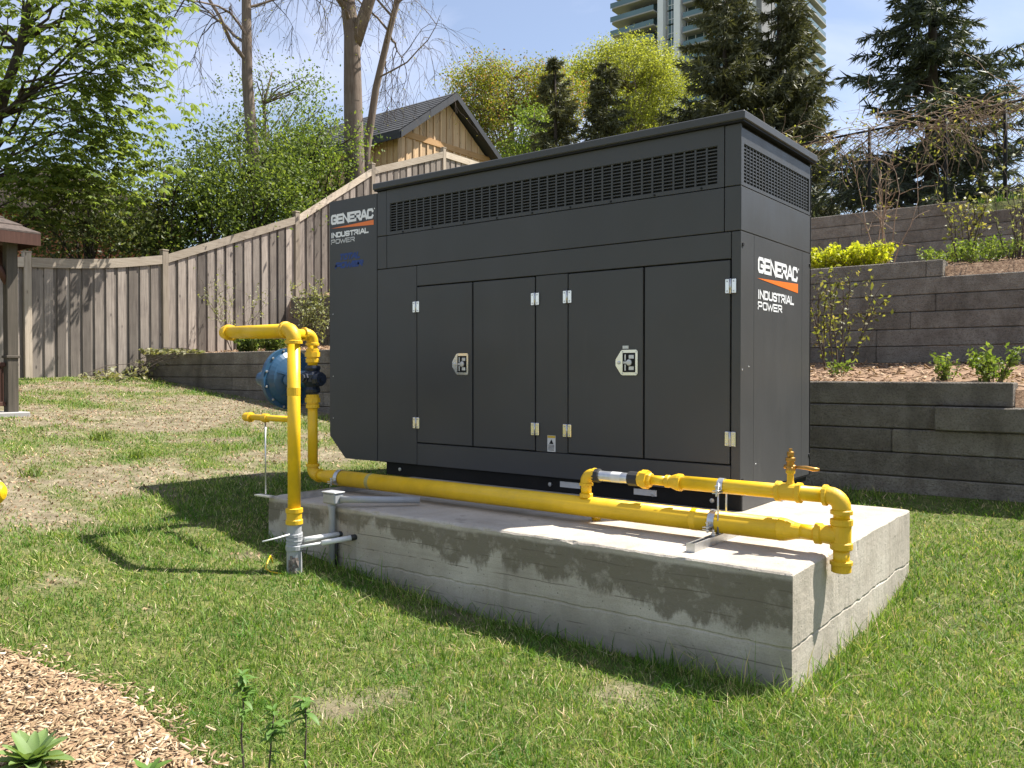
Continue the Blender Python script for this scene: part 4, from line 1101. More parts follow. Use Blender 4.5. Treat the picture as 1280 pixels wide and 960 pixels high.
def spruce(name, label, base, height, radius, seed, mat, group=None, density=1.0, start=.06, trunk_r=.2, droop=.35, gap=0.0):
    rg = np.random.default_rng(seed); rr = random.Random(seed)
    t = thing(name, label, 'spruce', base, group); b = Vector(base); mb = MB()
    mb.tube([b, b + Vector((.02, .01, height * .5)), b + Vector((0, 0, height))], [trunk_r, trunk_r * .6, .02], 8)
    segs = []
    z = start * height; A0 = []; 
    nwh = int(26 * density + height * 1.2)
    for w in range(nwh):
        u = w / nwh; z = height * (start + (1 - start) * u ** .92)
        L0 = radius * (1 - u) ** .85 + .12
        for k in range(max(4, int(7 * (1 - .4 * u)))):
            if rr.random() < gap: continue
            a = rr.uniform(0, 2 * math.pi); L = L0 * rr.uniform(.6, 1.12); n = 7; pts = []
            for i in range(n):
                s = i / (n - 1)
                pts.append((math.cos(a) * L * s, math.sin(a) * L * s, z + L * (.10 * s - droop * s + (.22 * s * s if u < .8 else .5 * s)) + rr.uniform(-.02, .02) * L))
            pts = [b + Vector(p) for p in pts]
            mb.tube(pts, [max(.004, trunk_r * .16 * (1 - s / n) * (1 - .6 * u)) for s in range(n)], 4, False)
            m = int(7 + L * 6)
            for i in range(m):
                s = .12 + .88 * (i + rr.random()) / m; f = s * (n - 1); j = min(n - 2, int(f)); p = pts[j].lerp(pts[j + 1], f - j)
                side = 1 if i % 2 else -1; ang = a + side * rr.uniform(.5, 1.1); ln = (.10 + .38 * L * (1 - s * .75) * .8) * rr.uniform(.5, 1.1)
                q = p + Vector((math.cos(ang) * ln, math.sin(ang) * ln, -ln * rr.uniform(.05, .65)))
                segs.append((p, q))
            segs.append((pts[-2], pts[-1] + (pts[-1] - pts[-2]) * .5))
    mb.build('trunk', M['bark_dark'], t, False)
    A = np.array([s[0] for s in segs]); B = np.array([s[1] for s in segs])
    Vs = []; dirs = B - A; ln = np.linalg.norm(dirs, axis=1); dn = unit(dirs)
    per = 13
    for k in range(per):
        s = (k + rg.random(len(A))) / per
        P = A + dirs * s[:, None]
        d = unit(dn + rg.normal(size=A.shape) * .55 - np.array([0, 0, .15])); nv = unit(rg.normal(size=A.shape)); sd = unit(np.cross(d, nv))
        Ls = (np.minimum(.38, .14 + ln * .36) * rg.uniform(.7, 1.3, len(A)))[:, None]; W = Ls * rg.uniform(.06, .12, (len(A), 1))
        Vs.append(np.stack([P - d * Ls * .2, P + sd * W + d * Ls * .3, P + d * Ls, P - sd * W + d * Ls * .3], 1).reshape(-1, 3))
    V = np.concatenate(Vs); fast_mesh('crown', V, np.arange(len(V)).reshape(-1, 4), mat, t)
    return t

def bare_tree(name, label, base, trunk, r0, seed, levels=4, group=None, droop=.5, first=.3, lim=9, blen=.34, top_r=.45, buds=True):
    rr = random.Random(seed); rg = np.random.default_rng(seed)
    t = thing(name, label, 'tree', base, group); mb = MB(); tw = MB(); bud = []
    P = [Vector(p) for p in trunk]; n = len(P)
    mb.tube(P, [r0 * (1 - (1 - top_r) * i / (n - 1)) for i in range(n)], 12)
    def grow(p, d, L, r, lv):
        m = 6; pts = [p]; q = p.copy(); dd = d.normalized()
        for i in range(m):
            dd = (dd + Vector((rr.uniform(-1, 1), rr.uniform(-1, 1), rr.uniform(-1, 1))) * .24 + Vector((0, 0, (.06 if i < 3 else -.05) if lv < 2 else -droop * (.06 + .05 * i)))).normalized()
            q = q + dd * L / m; pts.append(q.copy())
        (mb if lv < 2 else tw).tube(pts, [max(.0035, r * (1 - .75 * i / m)) for i in range(m + 1)], 6 if lv < 2 else 3, False)
        if lv >= levels:
            bud.append(pts[-1]); bud.append(pts[3]); return
        for k in range(rr.randint(3, 5)):
            f = rr.uniform(.3, 1.0) * m; j = min(m - 1, int(f)); pp = pts[j].lerp(pts[j + 1], f - j)
            nd = ((pts[j + 1] - pts[j]).normalized() + Vector((rr.uniform(-1, 1), rr.uniform(-1, 1), rr.uniform(-.7, .6))) * .95).normalized()
            grow(pp, nd, L * rr.uniform(.45, .75), r * .45, lv + 1)
    H = (P[-1] - P[0]).length
    for k in range(lim):
        f = (first + (1 - first) * (k + rr.random()) / lim) * (n - 1); j = min(n - 2, int(f)); pp = P[j].lerp(P[j + 1], f - j)
        a = rr.uniform(0, 2 * math.pi)
        grow(pp, Vector((math.cos(a), math.sin(a), rr.uniform(.1, .9))), H * blen * rr.uniform(.6, 1.1), r0 * .34 * rr.uniform(.6, 1.1), 1)
    mb.build('trunk', M['bark'], t, False); tw.build('twigs', M['twig'], t, False)
    if buds:
        B = np.array(bud); B = B[rg.random(len(B)) < .45]; B = B + rg.normal(size=B.shape) * .04
        V, Fq = leaf_quads(B, .055, rg); fast_mesh('buds', V, Fq, M['bud'], t)
    return t

def stem_shrub(name, label, cat, base, height, spread, stems, leaves, leaf, leafmat, seed, group=None, twigmat=None, top=1.0, aspect=.5, lowleaf=.15, branch=4, r=.008):
    """twiggy shrub: stems fanning from the base with side twigs and leaves along them"""
    rr = random.Random(seed); rg = np.random.default_rng(seed); b = Vector(base)
    t = thing(name, label, cat, base, group); mb = MB(); pos = []
    for s in range(stems):
        a = rr.uniform(0, 2 * math.pi); o = spread * rr.uniform(.15, 1); h = height * rr.uniform(.6, 1.0)
        p0 = b + Vector((math.cos(a), math.sin(a), 0)) * spread * .15 - Vector((0, 0, .04)); p1 = b + Vector((math.cos(a) * o, math.sin(a) * o, h))
        P = curve_to(p0, p1, rr, .08, 6, .03); mb.tube(P, [r * (1 - .7 * i / 5) for i in range(6)], 5, False)
        for k in range(branch):
            f = rr.uniform(.3, .95) * 5; j = min(4, int(f)); q = P[j].lerp(P[j + 1], f - j)
            e = q + Vector((rr.uniform(-1, 1), rr.uniform(-1, 1), rr.uniform(-.1, 1))) * height * .22
            B = curve_to(q, e, rr, .1, 4, .04); mb.tube(B, [r * .45, r * .38, r * .3, r * .2], 4, False)
            for _ in range(max(1, leaves // (branch * 2))): f2 = rr.uniform(.2, 1) * 3; jj = min(2, int(f2)); pos.append(B[jj].lerp(B[jj + 1], f2 - jj))
        for _ in range(leaves // 2): f = rr.uniform(lowleaf, 1) * 5; j = min(4, int(f)); pos.append(P[j].lerp(P[j + 1], f - j))
    mb.build('stems', twigmat or M['twig'], t, False)
    if leaves:
        Pn = np.array(pos) + rg.normal(size=(len(pos), 3)) * leaf * .35
        V, Fq = leaf_quads(Pn, leaf, rg, down=0, aspect=aspect); fast_mesh('leaves', V, Fq, leafmat, t)
    return t

M['leaf_chestnut'] = leaf_mat('chestnut_leaf', [(0, (.095, .14, .032)), (.5, (.165, .225, .058)), (1, (.27, .33, .10))], .48)
M['leaf_hedge'] = leaf_mat('hedge_leaf', [(0, (.06, .095, .026)), (.5, (.125, .175, .046)), (1, (.23, .285, .08))], .5)
M['leaf_dark'] = leaf_mat('dark_shrub_leaf', [(0, (.05, .065, .024)), (.6, (.10, .12, .042)), (1, (.18, .20, .07))], .42)
M['leaf_fresh'] = leaf_mat('fresh_leaf', [(0, (.09, .14, .03)), (.5, (.15, .215, .045)), (1, (.25, .31, .08))], .5)
M['leaf_yellow'] = leaf_mat('yellow_green_leaf', [(0, (.20, .225, .04)), (.5, (.30, .325, .065)), (1, (.40, .41, .10))], .5)
M['leaf_olive'] = leaf_mat('olive_leaf', [(0, (.13, .15, .03)), (.4, (.22, .25, .045)), (.78, (.30, .31, .06)), (.86, (.30, .15, .08)), (1, (.34, .19, .10))], .5)
M['leaf_spirea'] = leaf_mat('spirea_leaf', [(0, (.30, .36, .02)), (.6, (.48, .50, .04)), (1, (.60, .58, .08))], .5)
M['needle'] = leaf_mat('spruce_needle', [(0, (.034, .044, .027)), (.6, (.068, .084, .052)), (1, (.12, .14, .085))], .15, .6)
M['needle_brown'] = leaf_mat('olive_spruce_needle', [(0, (.055, .06, .03)), (.6, (.115, .118, .058)), (1, (.19, .19, .095))], .15, .6)
M['bud'] = leaf_mat('spring_bud', [(0, (.16, .17, .04)), (1, (.30, .27, .08))], .5)
M['leaf_vine'] = leaf_mat('vine_leaf', [(0, (.12, .13, .03)), (.6, (.22, .24, .06)), (1, (.32, .26, .12))], .5)
M['leaf_pale'] = leaf_mat('pale_leaf', [(0, (.16, .18, .08)), (.6, (.27, .29, .14)), (1, (.38, .38, .22))], .4)
M['leaf_ivy'] = leaf_mat('ivy_leaf', [(0, (.10, .12, .05)), (.5, (.22, .22, .11)), (1, (.36, .33, .20))], .35)

def gz(p, dz=0.0): return (p.x, p.y, G(p.x, p.y) + dz)

# ---------------------------------------------------------------- trees beyond the fence, left
c0 = at(-15, 120, d=14.5); b0 = at(-45, 330, d=14.5)
leafy_tree('chestnut_tree', 'broad leafy tree with drooping palmate leaves above the gazebo at top left', 'tree', gz(b0), [(b0.x, b0.y, G(b0.x, b0.y) - .2), tuple(at(-35, 230, d=14.5)), tuple(at(-5, 150, d=14.4)), tuple(at(25, 60, d=14.3)), tuple(at(50, -60, d=14.2))],
    [(tuple(at(60, 80, d=13.9)), (1.9, 1.5, 2.2), 46), (tuple(at(150, 110, d=13.8)), (1.0, 1.0, 1.5), 30), (tuple(at(95, 200, d=13.9)), (1.25, 1.0, .85), 28), (tuple(at(20, 240, d=14)), (.9, .9, .75), 16), (tuple(at(40, -70, d=14)), (2.2, 1.5, 1.6), 26), (tuple(at(160, 20, d=14)), (.95, 1.0, .9), 18), (tuple(at(-140, 90, d=14.5)), (2.0, 2.0, 2.6), 40)],
    .29, 16, M['leaf_chestnut'], M['bark_dark'], 3, .17, .30, None, True, .1, branch_r=.2, nbr=6)
hg = 'hedge behind the fence'
def hedge(px, py, d, rad, n, label, mat, seed, leaf=.085, per=110, spread=.26):
    c = at(px, py, d=d); g = G(c.x, c.y)
    leafy_tree('hedge_shrub', label, 'shrub', (c.x, c.y, g), [(c.x, c.y, g - .2), (c.x + .05, c.y, g + (c.z - g) * .5), tuple(c), (c.x, c.y, c.z + rad[2] * .6)], [(tuple(c), rad, n)], leaf, per, mat, M['bark_dark'], seed, .07, spread, hg, shell=.2, branch_r=.5)
hedge(110, 280, 15.6, (1.5, 1.5, 1.1), 60, 'dark low shrub behind the fence next to the gazebo roof', M['leaf_dark'], 21)
hedge(205, 258, 16.6, (1.4, 1.4, 1.1), 60, 'dense dark green shrub behind the second fence post', M['leaf_hedge'], 22)
hedge(300, 225, 17.9, (1.4, 1.4, 1.3), 70, 'tall bright green shrub behind the fence at the thin bare trunk', M['leaf_hedge'], 23)
hedge(392, 205, 19.8, (1.5, 1.4, 1.1), 75, 'bright green shrub behind the fence at the thick bare trunk', M['leaf_fresh'], 24)
hedge(250, 280, 17.0, (1.3, 1.1, .75), 40, 'loose green shrub leaning over the rising fence panel', M['leaf_hedge'], 25)
hedge(335, 258, 18.4, (1.2, 1.2, .8), 40, 'low green shrub just above the steep fence panel', M['leaf_fresh'], 27)
c = at(330, 130, d=22); b = at(335, 330, d=22)
leafy_tree('young_tree', 'loose small leaved green tree behind the hedge and bare trunk', 'tree', gz(b), [gz(b, -.2), tuple(at(332, 220, d=22)), tuple(c), tuple(at(340, 90, d=22))], [(tuple(at(335, 150, d=22)), (1.9, 1.6, 1.6), 60), (tuple(at(380, 165, d=22)), (1.2, 1.2, 1.6), 40)], .085, 40, M['leaf_fresh'], M['bark'], 26, .09, .26, None, shell=.1)
b = at(318, 330, d=18.5)
bare_tree('bare_tree', 'slender bare tree with drooping branches left of the shed', gz(b), [gz(b, -.3), tuple(at(317, 200, d=18.5)), tuple(at(309, 100, d=18.5)), tuple(at(308, 0, d=18.5)), tuple(at(300, -130, d=18.6)), tuple(at(310, -260, d=18.7))], .15, 5, 4, 'bare trees behind the fence', .9, .42, 14, .26)
b = at(445, 330, d=20.3)
bare_tree('bare_tree', 'thick forked bare tree trunk beside the shed roof', gz(b), [gz(b, -.3), tuple(at(443, 200, d=20.3)), tuple(at(441, 110, d=20.3)), tuple(at(440, 45, d=20.3)), tuple(at(432, -20, d=20.3)), tuple(at(420, -150, d=20.4)), tuple(at(405, -300, d=20.4))], .27, 6, 4, 'bare trees behind the fence', .9, .50, 12, .24)
f0 = at(443, 55, d=20.3)
t = bpy.data.objects['bare_tree.001']
MB().tube([f0, at(455, 20, d=20.2), at(468, -20, d=20.1), at(490, -120, d=20), at(500, -220, d=20)], [.17, .15, .13, .10, .05], 10).build('fork', M['bark'], t, False)
b = at(452, 330, d=21)
bare_tree('bare_tree', 'thin leaning bare trunk between the forked tree and the shed', gz(b), [gz(b, -.3), tuple(at(458, 190, d=21)), tuple(at(470, 110, d=21)), tuple(at(484, 50, d=21)), tuple(at(497, 0, d=21)), tuple(at(512, -90, d=21)), tuple(at(530, -200, d=21))], .11, 8, 4, 'bare trees behind the fence', 1.0, .36, 15, .28)

# ---------------------------------------------------------------- trees behind the generator
def far_tree(px, base_py, d, ells, leaf, per, mat, seed, label, r0, spread, shell=.45):
    b = at(px, base_py, d=d); g = G(b.x, b.y); b = Vector((b.x, b.y, g))
    e = [(tuple(at(u, v, d=d + dd)), r, n) for (u, v, dd, r, n) in ells]
    top = Vector(e[0][0])
    leafy_tree('deciduous_tree', label, 'tree', tuple(b), [tuple(b), tuple(b.lerp(top, .45)), tuple(top), tuple(top + Vector((0, 0, e[0][1][2] * .7)))], e, leaf, per, mat, M['bark'], seed, r0, spread, None, shell=shell)
far_tree(640, 300, 40, [(640, 150, 0, (2.8, 2.6, 2.8), 130), (600, 125, .5, (1.7, 1.6, 2.0), 75), (690, 125, 0, (2.0, 2.0, 2.0), 70), (640, 230, 0, (2.6, 2.4, 1.8), 70)], .12, 150, M['leaf_olive'], 31, 'olive green tree with reddish tips right of the shed roof', .22, .36)
far_tree(785, 300, 44, [(785, 110, 0, (3.0, 2.8, 2.4), 150), (745, 95, 0, (1.8, 1.8, 1.5), 50), (830, 120, 0, (1.7, 1.7, 1.9), 55), (790, 190, 0, (3.0, 2.8, 2.2), 100)], .12, 150, M['leaf_yellow'], 32, 'rounded yellow green tree rising behind the generator roof', .26, .36)
c_ = at(672, 300, d=32)
far_tree(668, 300, 33, [(668, 165, 0, (.9, .9, 1.3), 30), (655, 200, 0, (1.1, 1.1, 1.0), 30)], .14, 60, M['leaf_fresh'], 33, 'small bright green tree in front of the olive tree', .10, .30, .1)
def place_spruce(px, top_py, d, radius, seed, label, mat, density=1.0, tr=.2, droop=.35, gap=0.0, start=.06):
    b = at(px, 300, d=d); g = G(b.x, b.y); tz = at(px, top_py, d=d).z
    spruce('spruce_tree', label, (b.x, b.y, g), tz - g, radius, seed, mat, 'spruces behind the yard', density, start, tr, droop, gap)
place_spruce(694, 72, 30, 2.0, 41, 'small dark spruce in front of the olive green tree', M['needle_brown'], .9, .14, .35, .12)
place_spruce(757, 76, 30, 2.0, 42, 'small dark spruce in front of the yellow green tree', M['needle_brown'], .9, .14, .35, .12)
place_spruce(905, -90, 31, 3.1, 43, 'tall olive spruce standing left of its twin before the tower', M['needle_brown'], 1.3, .2, .3)
place_spruce(972, -100, 32, 3.0, 44, 'tall olive spruce standing right of its twin before the tower', M['needle_brown'], 1.3, .2, .3)
place_spruce(1163, -150, 25, 3.7, 45, 'large dark open spruce standing alone behind the chain link fence', M['needle'], 1.25, .26, .42, .24)

# ---------------------------------------------------------------- chain link fence and its dead vines
def chain_fence():
    Y = 11.3; Z0 = 4.12
    f = thing('chain_link_fence', 'black chain link fence on the top terrace tangled with dead vines', 'fence', (-2, Y, Z0))
    top = lambda x: 5.90 + .07 * (x + 0) * .5
    posts = [-6.6, -4.4, at(1087, 170, y=Y).x, -.95, at(1257, 130, y=Y).x, 2.2, 4.4]
    for x in posts:
        p = MB().tube([(x, Y, G(x, Y) - .2), (x, Y, top(x) + .04)], .032, 8).build('post', M['black'], f)
    MB().tube([(posts[0], Y, top(posts[0])), (posts[-1], Y, top(posts[-1]))], .021, 8).build('top_rail', M['black'], f)
    mb = MB(); x0, x1 = posts[0], posts[-1]; s = .075; h = 1.7
    n = int((x1 - x0 + h) / s)
    for k in range(n):
        for sg in (1, -1):
            xa = x0 - h + k * s if sg > 0 else x0 + k * s; xb = xa + sg * h
            ta, tb = 0.0, 1.0
            lo, hi = min(xa, xb), max(xa, xb)
            def clip(x): return (x - xa) / (xb - xa)
            t0, t1 = 0, 1
            if lo < x0: (t0, t1) = (max(t0, clip(x0)), t1) if sg > 0 else (t0, min(t1, clip(x0)))
            if hi > x1: (t0, t1) = (t0, min(t1, clip(x1))) if sg > 0 else (max(t0, clip(x1)), t1)
            if t1 - t0 < .02: continue
            pa = Vector((xa + (xb - xa) * t0, Y + .004 * sg, Z0 + h * t0)); pb = Vector((xa + (xb - xa) * t1, Y + .004 * sg, Z0 + h * t1))
            mb.tube([pa, pb], .0030, 3, False, False)
    mb.build('wire_mesh', M['black'], f, False)
    # vines
    rr = random.Random(77); rg = np.random.default_rng(77)
    v = thing('dead_vine', 'tangle of dry brown vine stems hanging over the chain link fence', 'vine', (-2, Y, Z0))
    mb = MB(); lv = []
    for k in range(300):
        x = rr.uniform(-5.6, 2.6) if rr.random() < .75 else rr.uniform(-2.6, .3); z = top(x) + rr.uniform(-.22, .16); p = Vector((x, Y + rr.uniform(-.14, .12), z)); P = [p.copy()]
        d = Vector((rr.uniform(-1, 1), rr.uniform(-.25, .15), rr.uniform(-.25, .2)))
        L = rr.uniform(.5, 1.5); m = 7; hang = rr.random() < .38
        for i in range(m):
            d = (d + Vector((rr.uniform(-1, 1), rr.uniform(-.35, .35), rr.uniform(-1, .7) - (.45 if hang else 0))) * .45).normalized(); p = p + d * L / m
            p.y = min(max(p.y, Y - .35), Y + .25); p.z = max(p.z, 4.25); P.append(p.copy())
        r = rr.uniform(.004, .010); mb.tube(P, [r * (1 - .6 * i / m) for i in range(m + 1)], 4, False)
        if rr.random() < .5: lv += [P[-1], P[3]]
    mb.build('stems', M['twig_pale'], v, False)
    B = np.array(lv); B = np.repeat(B, 4, 0) + rg.normal(size=(len(B) * 4, 3)) * .10
    V, Fq = leaf_quads(B, .07, rg); fast_mesh('leaves', V, Fq, M['leaf_vine'], v)
chain_fence()

# ---------------------------------------------------------------- planting on the terraces
tg = 'shrubs on the terraces'
def terr(px, py, y): p = at(px, py, y=y); return (p.x, p.y, G(p.x, p.y))
for i, (px, y, lab) in enumerate(((1030, 6.5, 'leftmost yellow green spirea mound beside the generator'), (1062, 6.6, 'middle yellow green spirea mound above the middle wall'), (1092, 6.45, 'rightmost yellow green spirea mound above the middle wall'))):
    stem_shrub('spirea', lab, 'shrub', terr(px, 330, y), .33, .34, 34, 40, .058, M['leaf_spirea'], 60 + i, tg, r=.004)
stem_shrub('shrub', 'sparse leafy shrub on the mulched terrace against the middle wall', 'shrub', terr(1045, 455, 4.9), 1.25, .75, 11, 40, .065, M['leaf_vine'], 64, tg, r=.010, branch=5)
stem_shrub('shrub', 'leafless twiggy shrub standing before the topmost wall', 'shrub', terr(1108, 320, 8.3), 1.75, .5, 9, 4, .05, M['bud'], 65, tg, M['twig_pale'], r=.010, branch=5)
stem_shrub('shrub', 'brown stemmed shrub with yellow green leaves above the middle wall', 'shrub', terr(1203, 330, 6.9), 1.05, .5, 12, 26, .065, M['leaf_vine'], 66, tg, r=.009, branch=4)
stem_shrub('shrub', 'dense twiggy shrub at the right edge above the middle wall', 'shrub', terr(1272, 330, 6.8), 1.25, .45, 13, 22, .06, M['leaf_pale'], 67, tg, r=.009, branch=5)
stem_shrub('weed', 'leafy green weed clump on the low terrace at the right edge', 'plant', terr(1243, 470, 3.35), .30, .28, 16, 40, .055, M['leaf_fresh'], 68, None, r=.004)
stem_shrub('weed', 'small green weed clump on the low terrace left of the wall step', 'plant', terr(1182, 470, 3.5), .24, .20, 12, 22, .05, M['leaf_fresh'], 69, None, r=.004)
stem_shrub('weed', 'tiny green weed tuft on the mulch beside the generator', 'plant', terr(1050, 468, 4.0), .20, .18, 10, 14, .05, M['leaf_fresh'], 70, None, r=.003)
stem_shrub('perennial', 'left of two dark green leafy plants above the low wall behind the regulator', 'plant', terr(312, 436, 3.4), .30, .34, 26, 44, .075, M['leaf_hedge'], 71, None, r=.004)
stem_shrub('perennial', 'right of two dark green leafy plants above the low wall behind the regulator', 'plant', terr(340, 436, 3.35), .30, .30, 24, 44, .075, M['leaf_hedge'], 72, None, r=.004)
stem_shrub('shrub', 'pale leaved bush beside the hood against the middle wall', 'shrub', terr(392, 430, 5.0), 1.25, .6, 18, 90, .06, M['leaf_pale'], 73, tg, r=.008, branch=6)
stem_shrub('climber', 'thin green shoots climbing the steep fence panel', 'plant', terr(300, 430, 4.2), 1.5, .9, 12, 36, .05, M['leaf_pale'], 74, None, r=.005, branch=5)
for i, (px, y, lab) in enumerate(((1225, 6.5, 'low green weeds under the shrubs above the right end of the middle wall'), (1255, 7.2, 'low green weeds beside the twiggy shrub at the right edge'), (1190, 7.6, 'low green weeds behind the brown stemmed shrub'))):
    stem_shrub('weed', lab, 'plant', terr(px, 330, y), .26, .55, 30, 26, .05, M['leaf_fresh'], 90 + i, None, r=.003)
def ivy():
    rr = random.Random(5); rg = np.random.default_rng(5); P = []
    for k in range(720):
        if k < 560:
            px = rr.uniform(165, 255); y = YW1 + rr.uniform(-.1, .75); p = at(px, 440, y=y); x = max(XF + .15, p.x); P.append((x, y, max(G(x, y), 1.70 if y > 2.6 else 0) + rr.uniform(0, .10) * (1 - (px - 165) / 130)))
        else:
            x = XF + rr.uniform(.1, .9); y = rr.uniform(1.6, 2.7); P.append((x, y, G(x, y) + rr.uniform(0, .30) * (1 - (2.7 - y) / 1.3)))
    V, Fq = leaf_quads(np.array(P), .085, rg, up=.9, aspect=.8)
    t = thing('ivy', 'pale ivy creeping over the left end of the lowest wall', 'ivy', (-11.6, 2.9, 1.7)); fast_mesh('leaves', V, Fq, M['leaf_ivy'], t)
    mb = MB()
    for k in range(26):
        a, b = rr.choice(P), rr.choice(P); mb.tube(curve_to(a, b, rr, .05, 5, .03), .005, 4, False)
    mb.build('stems', M['twig'], t, False)
ivy()

# ---------------------------------------------------------------- mulch bed, chips, litter
def mulch():
    xs = np.arange(BED[0][0], XBED - .031, .05); V = []; n = 22
    for x in xs:
        e = bed_y(x)
        for j in range(n):
            y = e - (5.6 + e) * (j / (n - 1)) ** 1.6; V.append((x, y, G(x, y) + (.022 if j else -.01) + .012 * noise.noise((x * 9, y * 9, 2))))
    Fc = [(i * n + j, i * n + j + 1, (i + 1) * n + j + 1, (i + 1) * n + j) for i in range(len(xs) - 1) for j in range(n - 1)]
    m, nn, l, b = new_mat('mulch')
    l.new(ramp(nn, l, tex_noise(nn, l, 40, 8, .75), [(.3, (.17, .10, .06)), (.5, (.37, .25, .15)), (.7, (.54, .40, .27))]), b.inputs['Base Color']); b.inputs['Roughness'].default_value = .95; b.inputs['Specular IOR Level'].default_value = .1
    bump(nn, l, b, tex_noise(nn, l, 60, 6, .7), .8, .02)
    o = fast_mesh('mulch_bed', np.array(V), np.array(Fc), m); o['kind'] = 'structure'
    # chips: thin slivers lying every way
    rg = np.random.default_rng(12)
    def slivers(P, ln, wd, name, mat, label, cat, tilt=.35):
        k = len(P); a = rg.uniform(0, 2 * np.pi, k); d = np.stack([np.cos(a), np.sin(a), rg.normal(0, tilt, k)], 1); d = unit(d)
        nv = unit(np.stack([rg.normal(0, tilt, k), rg.normal(0, tilt, k), np.ones(k)], 1)); s = unit(np.cross(nv, d)); nv = np.cross(d, s)
        L = (ln * rg.uniform(.4, 1.3, k))[:, None]; W = (wd * rg.uniform(.4, 1.4, k))[:, None]; T = W * .22
        c = [P - d * L - s * W * .7, P - d * L * .9 + s * W, P + d * L + s * W * .5, P + d * L * .95 - s * W]
        Vv = np.stack([q - nv * T for q in c] + [q + nv * T for q in c], 1).reshape(-1, 3)
        base = np.arange(k)[:, None, None] * 8
        fc = np.array([[4, 5, 6, 7], [0, 4, 7, 3], [1, 5, 4, 0], [2, 6, 5, 1], [3, 7, 6, 2]])[None] + base
        o = fast_mesh(name, Vv, fc.reshape(-1, 4), mat); tag(o, label, cat, None, 'stuff')
    P = []
    while len(P) < 10000:
        x = rg.uniform(-3.6, XBED); y = rg.uniform(-4.6, -3.0)
        if in_bed(x, y + .03 - .16 * rg.random() ** 3): P.append((x, y, G(x, y) + .026 + rg.uniform(0, .012)))
    slivers(np.array(P), .0185, .0048, 'wood_chips', M['chip'], 'pale wood chip mulch in the bed at the lower left', 'wood chips')
    P = []
    while len(P) < 6500:
        x = rg.uniform(-11.8, 2.2); y = rg.uniform(YW1 + .3, YW2 - .05) if len(P) % 3 else rg.uniform(YW2 + .35, YW3 - .1)
        P.append((x, y, G(x, y) + rg.uniform(.003, .02)))
    slivers(np.array(P), .04, .012, 'terrace_litter', M['litter'], 'dry bark and leaf litter on the mulched terraces', 'leaf litter')
mulch()

# ---------------------------------------------------------------- grass
def grass_blades(P, h, w, rg, lean=.45, seg=2):
    n = len(P); a = rg.uniform(0, 2 * np.pi, n); s = np.stack([np.cos(a), np.sin(a), np.zeros(n)], 1); b = rg.uniform(0, 2 * np.pi, n)
    l = np.stack([np.cos(b), np.sin(b), np.zeros(n)], 1) * (h * np.abs(rg.normal(0, lean, n)))[:, None]
    up = np.array([[0, 0, 1.0]]) * h[:, None]; W = (w * .5)[:, None] * s
    m = P + l * .35 + up * .55; t = P + l + up * .95
    V = np.stack([P - W, P + W, m + W * .8, m - W * .8, t], 1).reshape(-1, 3)
    i = np.arange(n)[:, None] * 5
    T = np.concatenate([i + np.array([[0, 1, 2]]), i + np.array([[0, 2, 3]]), i + np.array([[3, 2, 4]])], 0)
    return V, T
def on_lawn(x, y):
    if y > YW1 - .1 or x < XF + .1 or x > 7: return False
    if -2.88 < x < .80 and -1.35 < y < .79: return False
    if in_bed(x, y): return False
    if -11.7 < x < -8.45 and -3.8 < y < -.58: return False
    return True
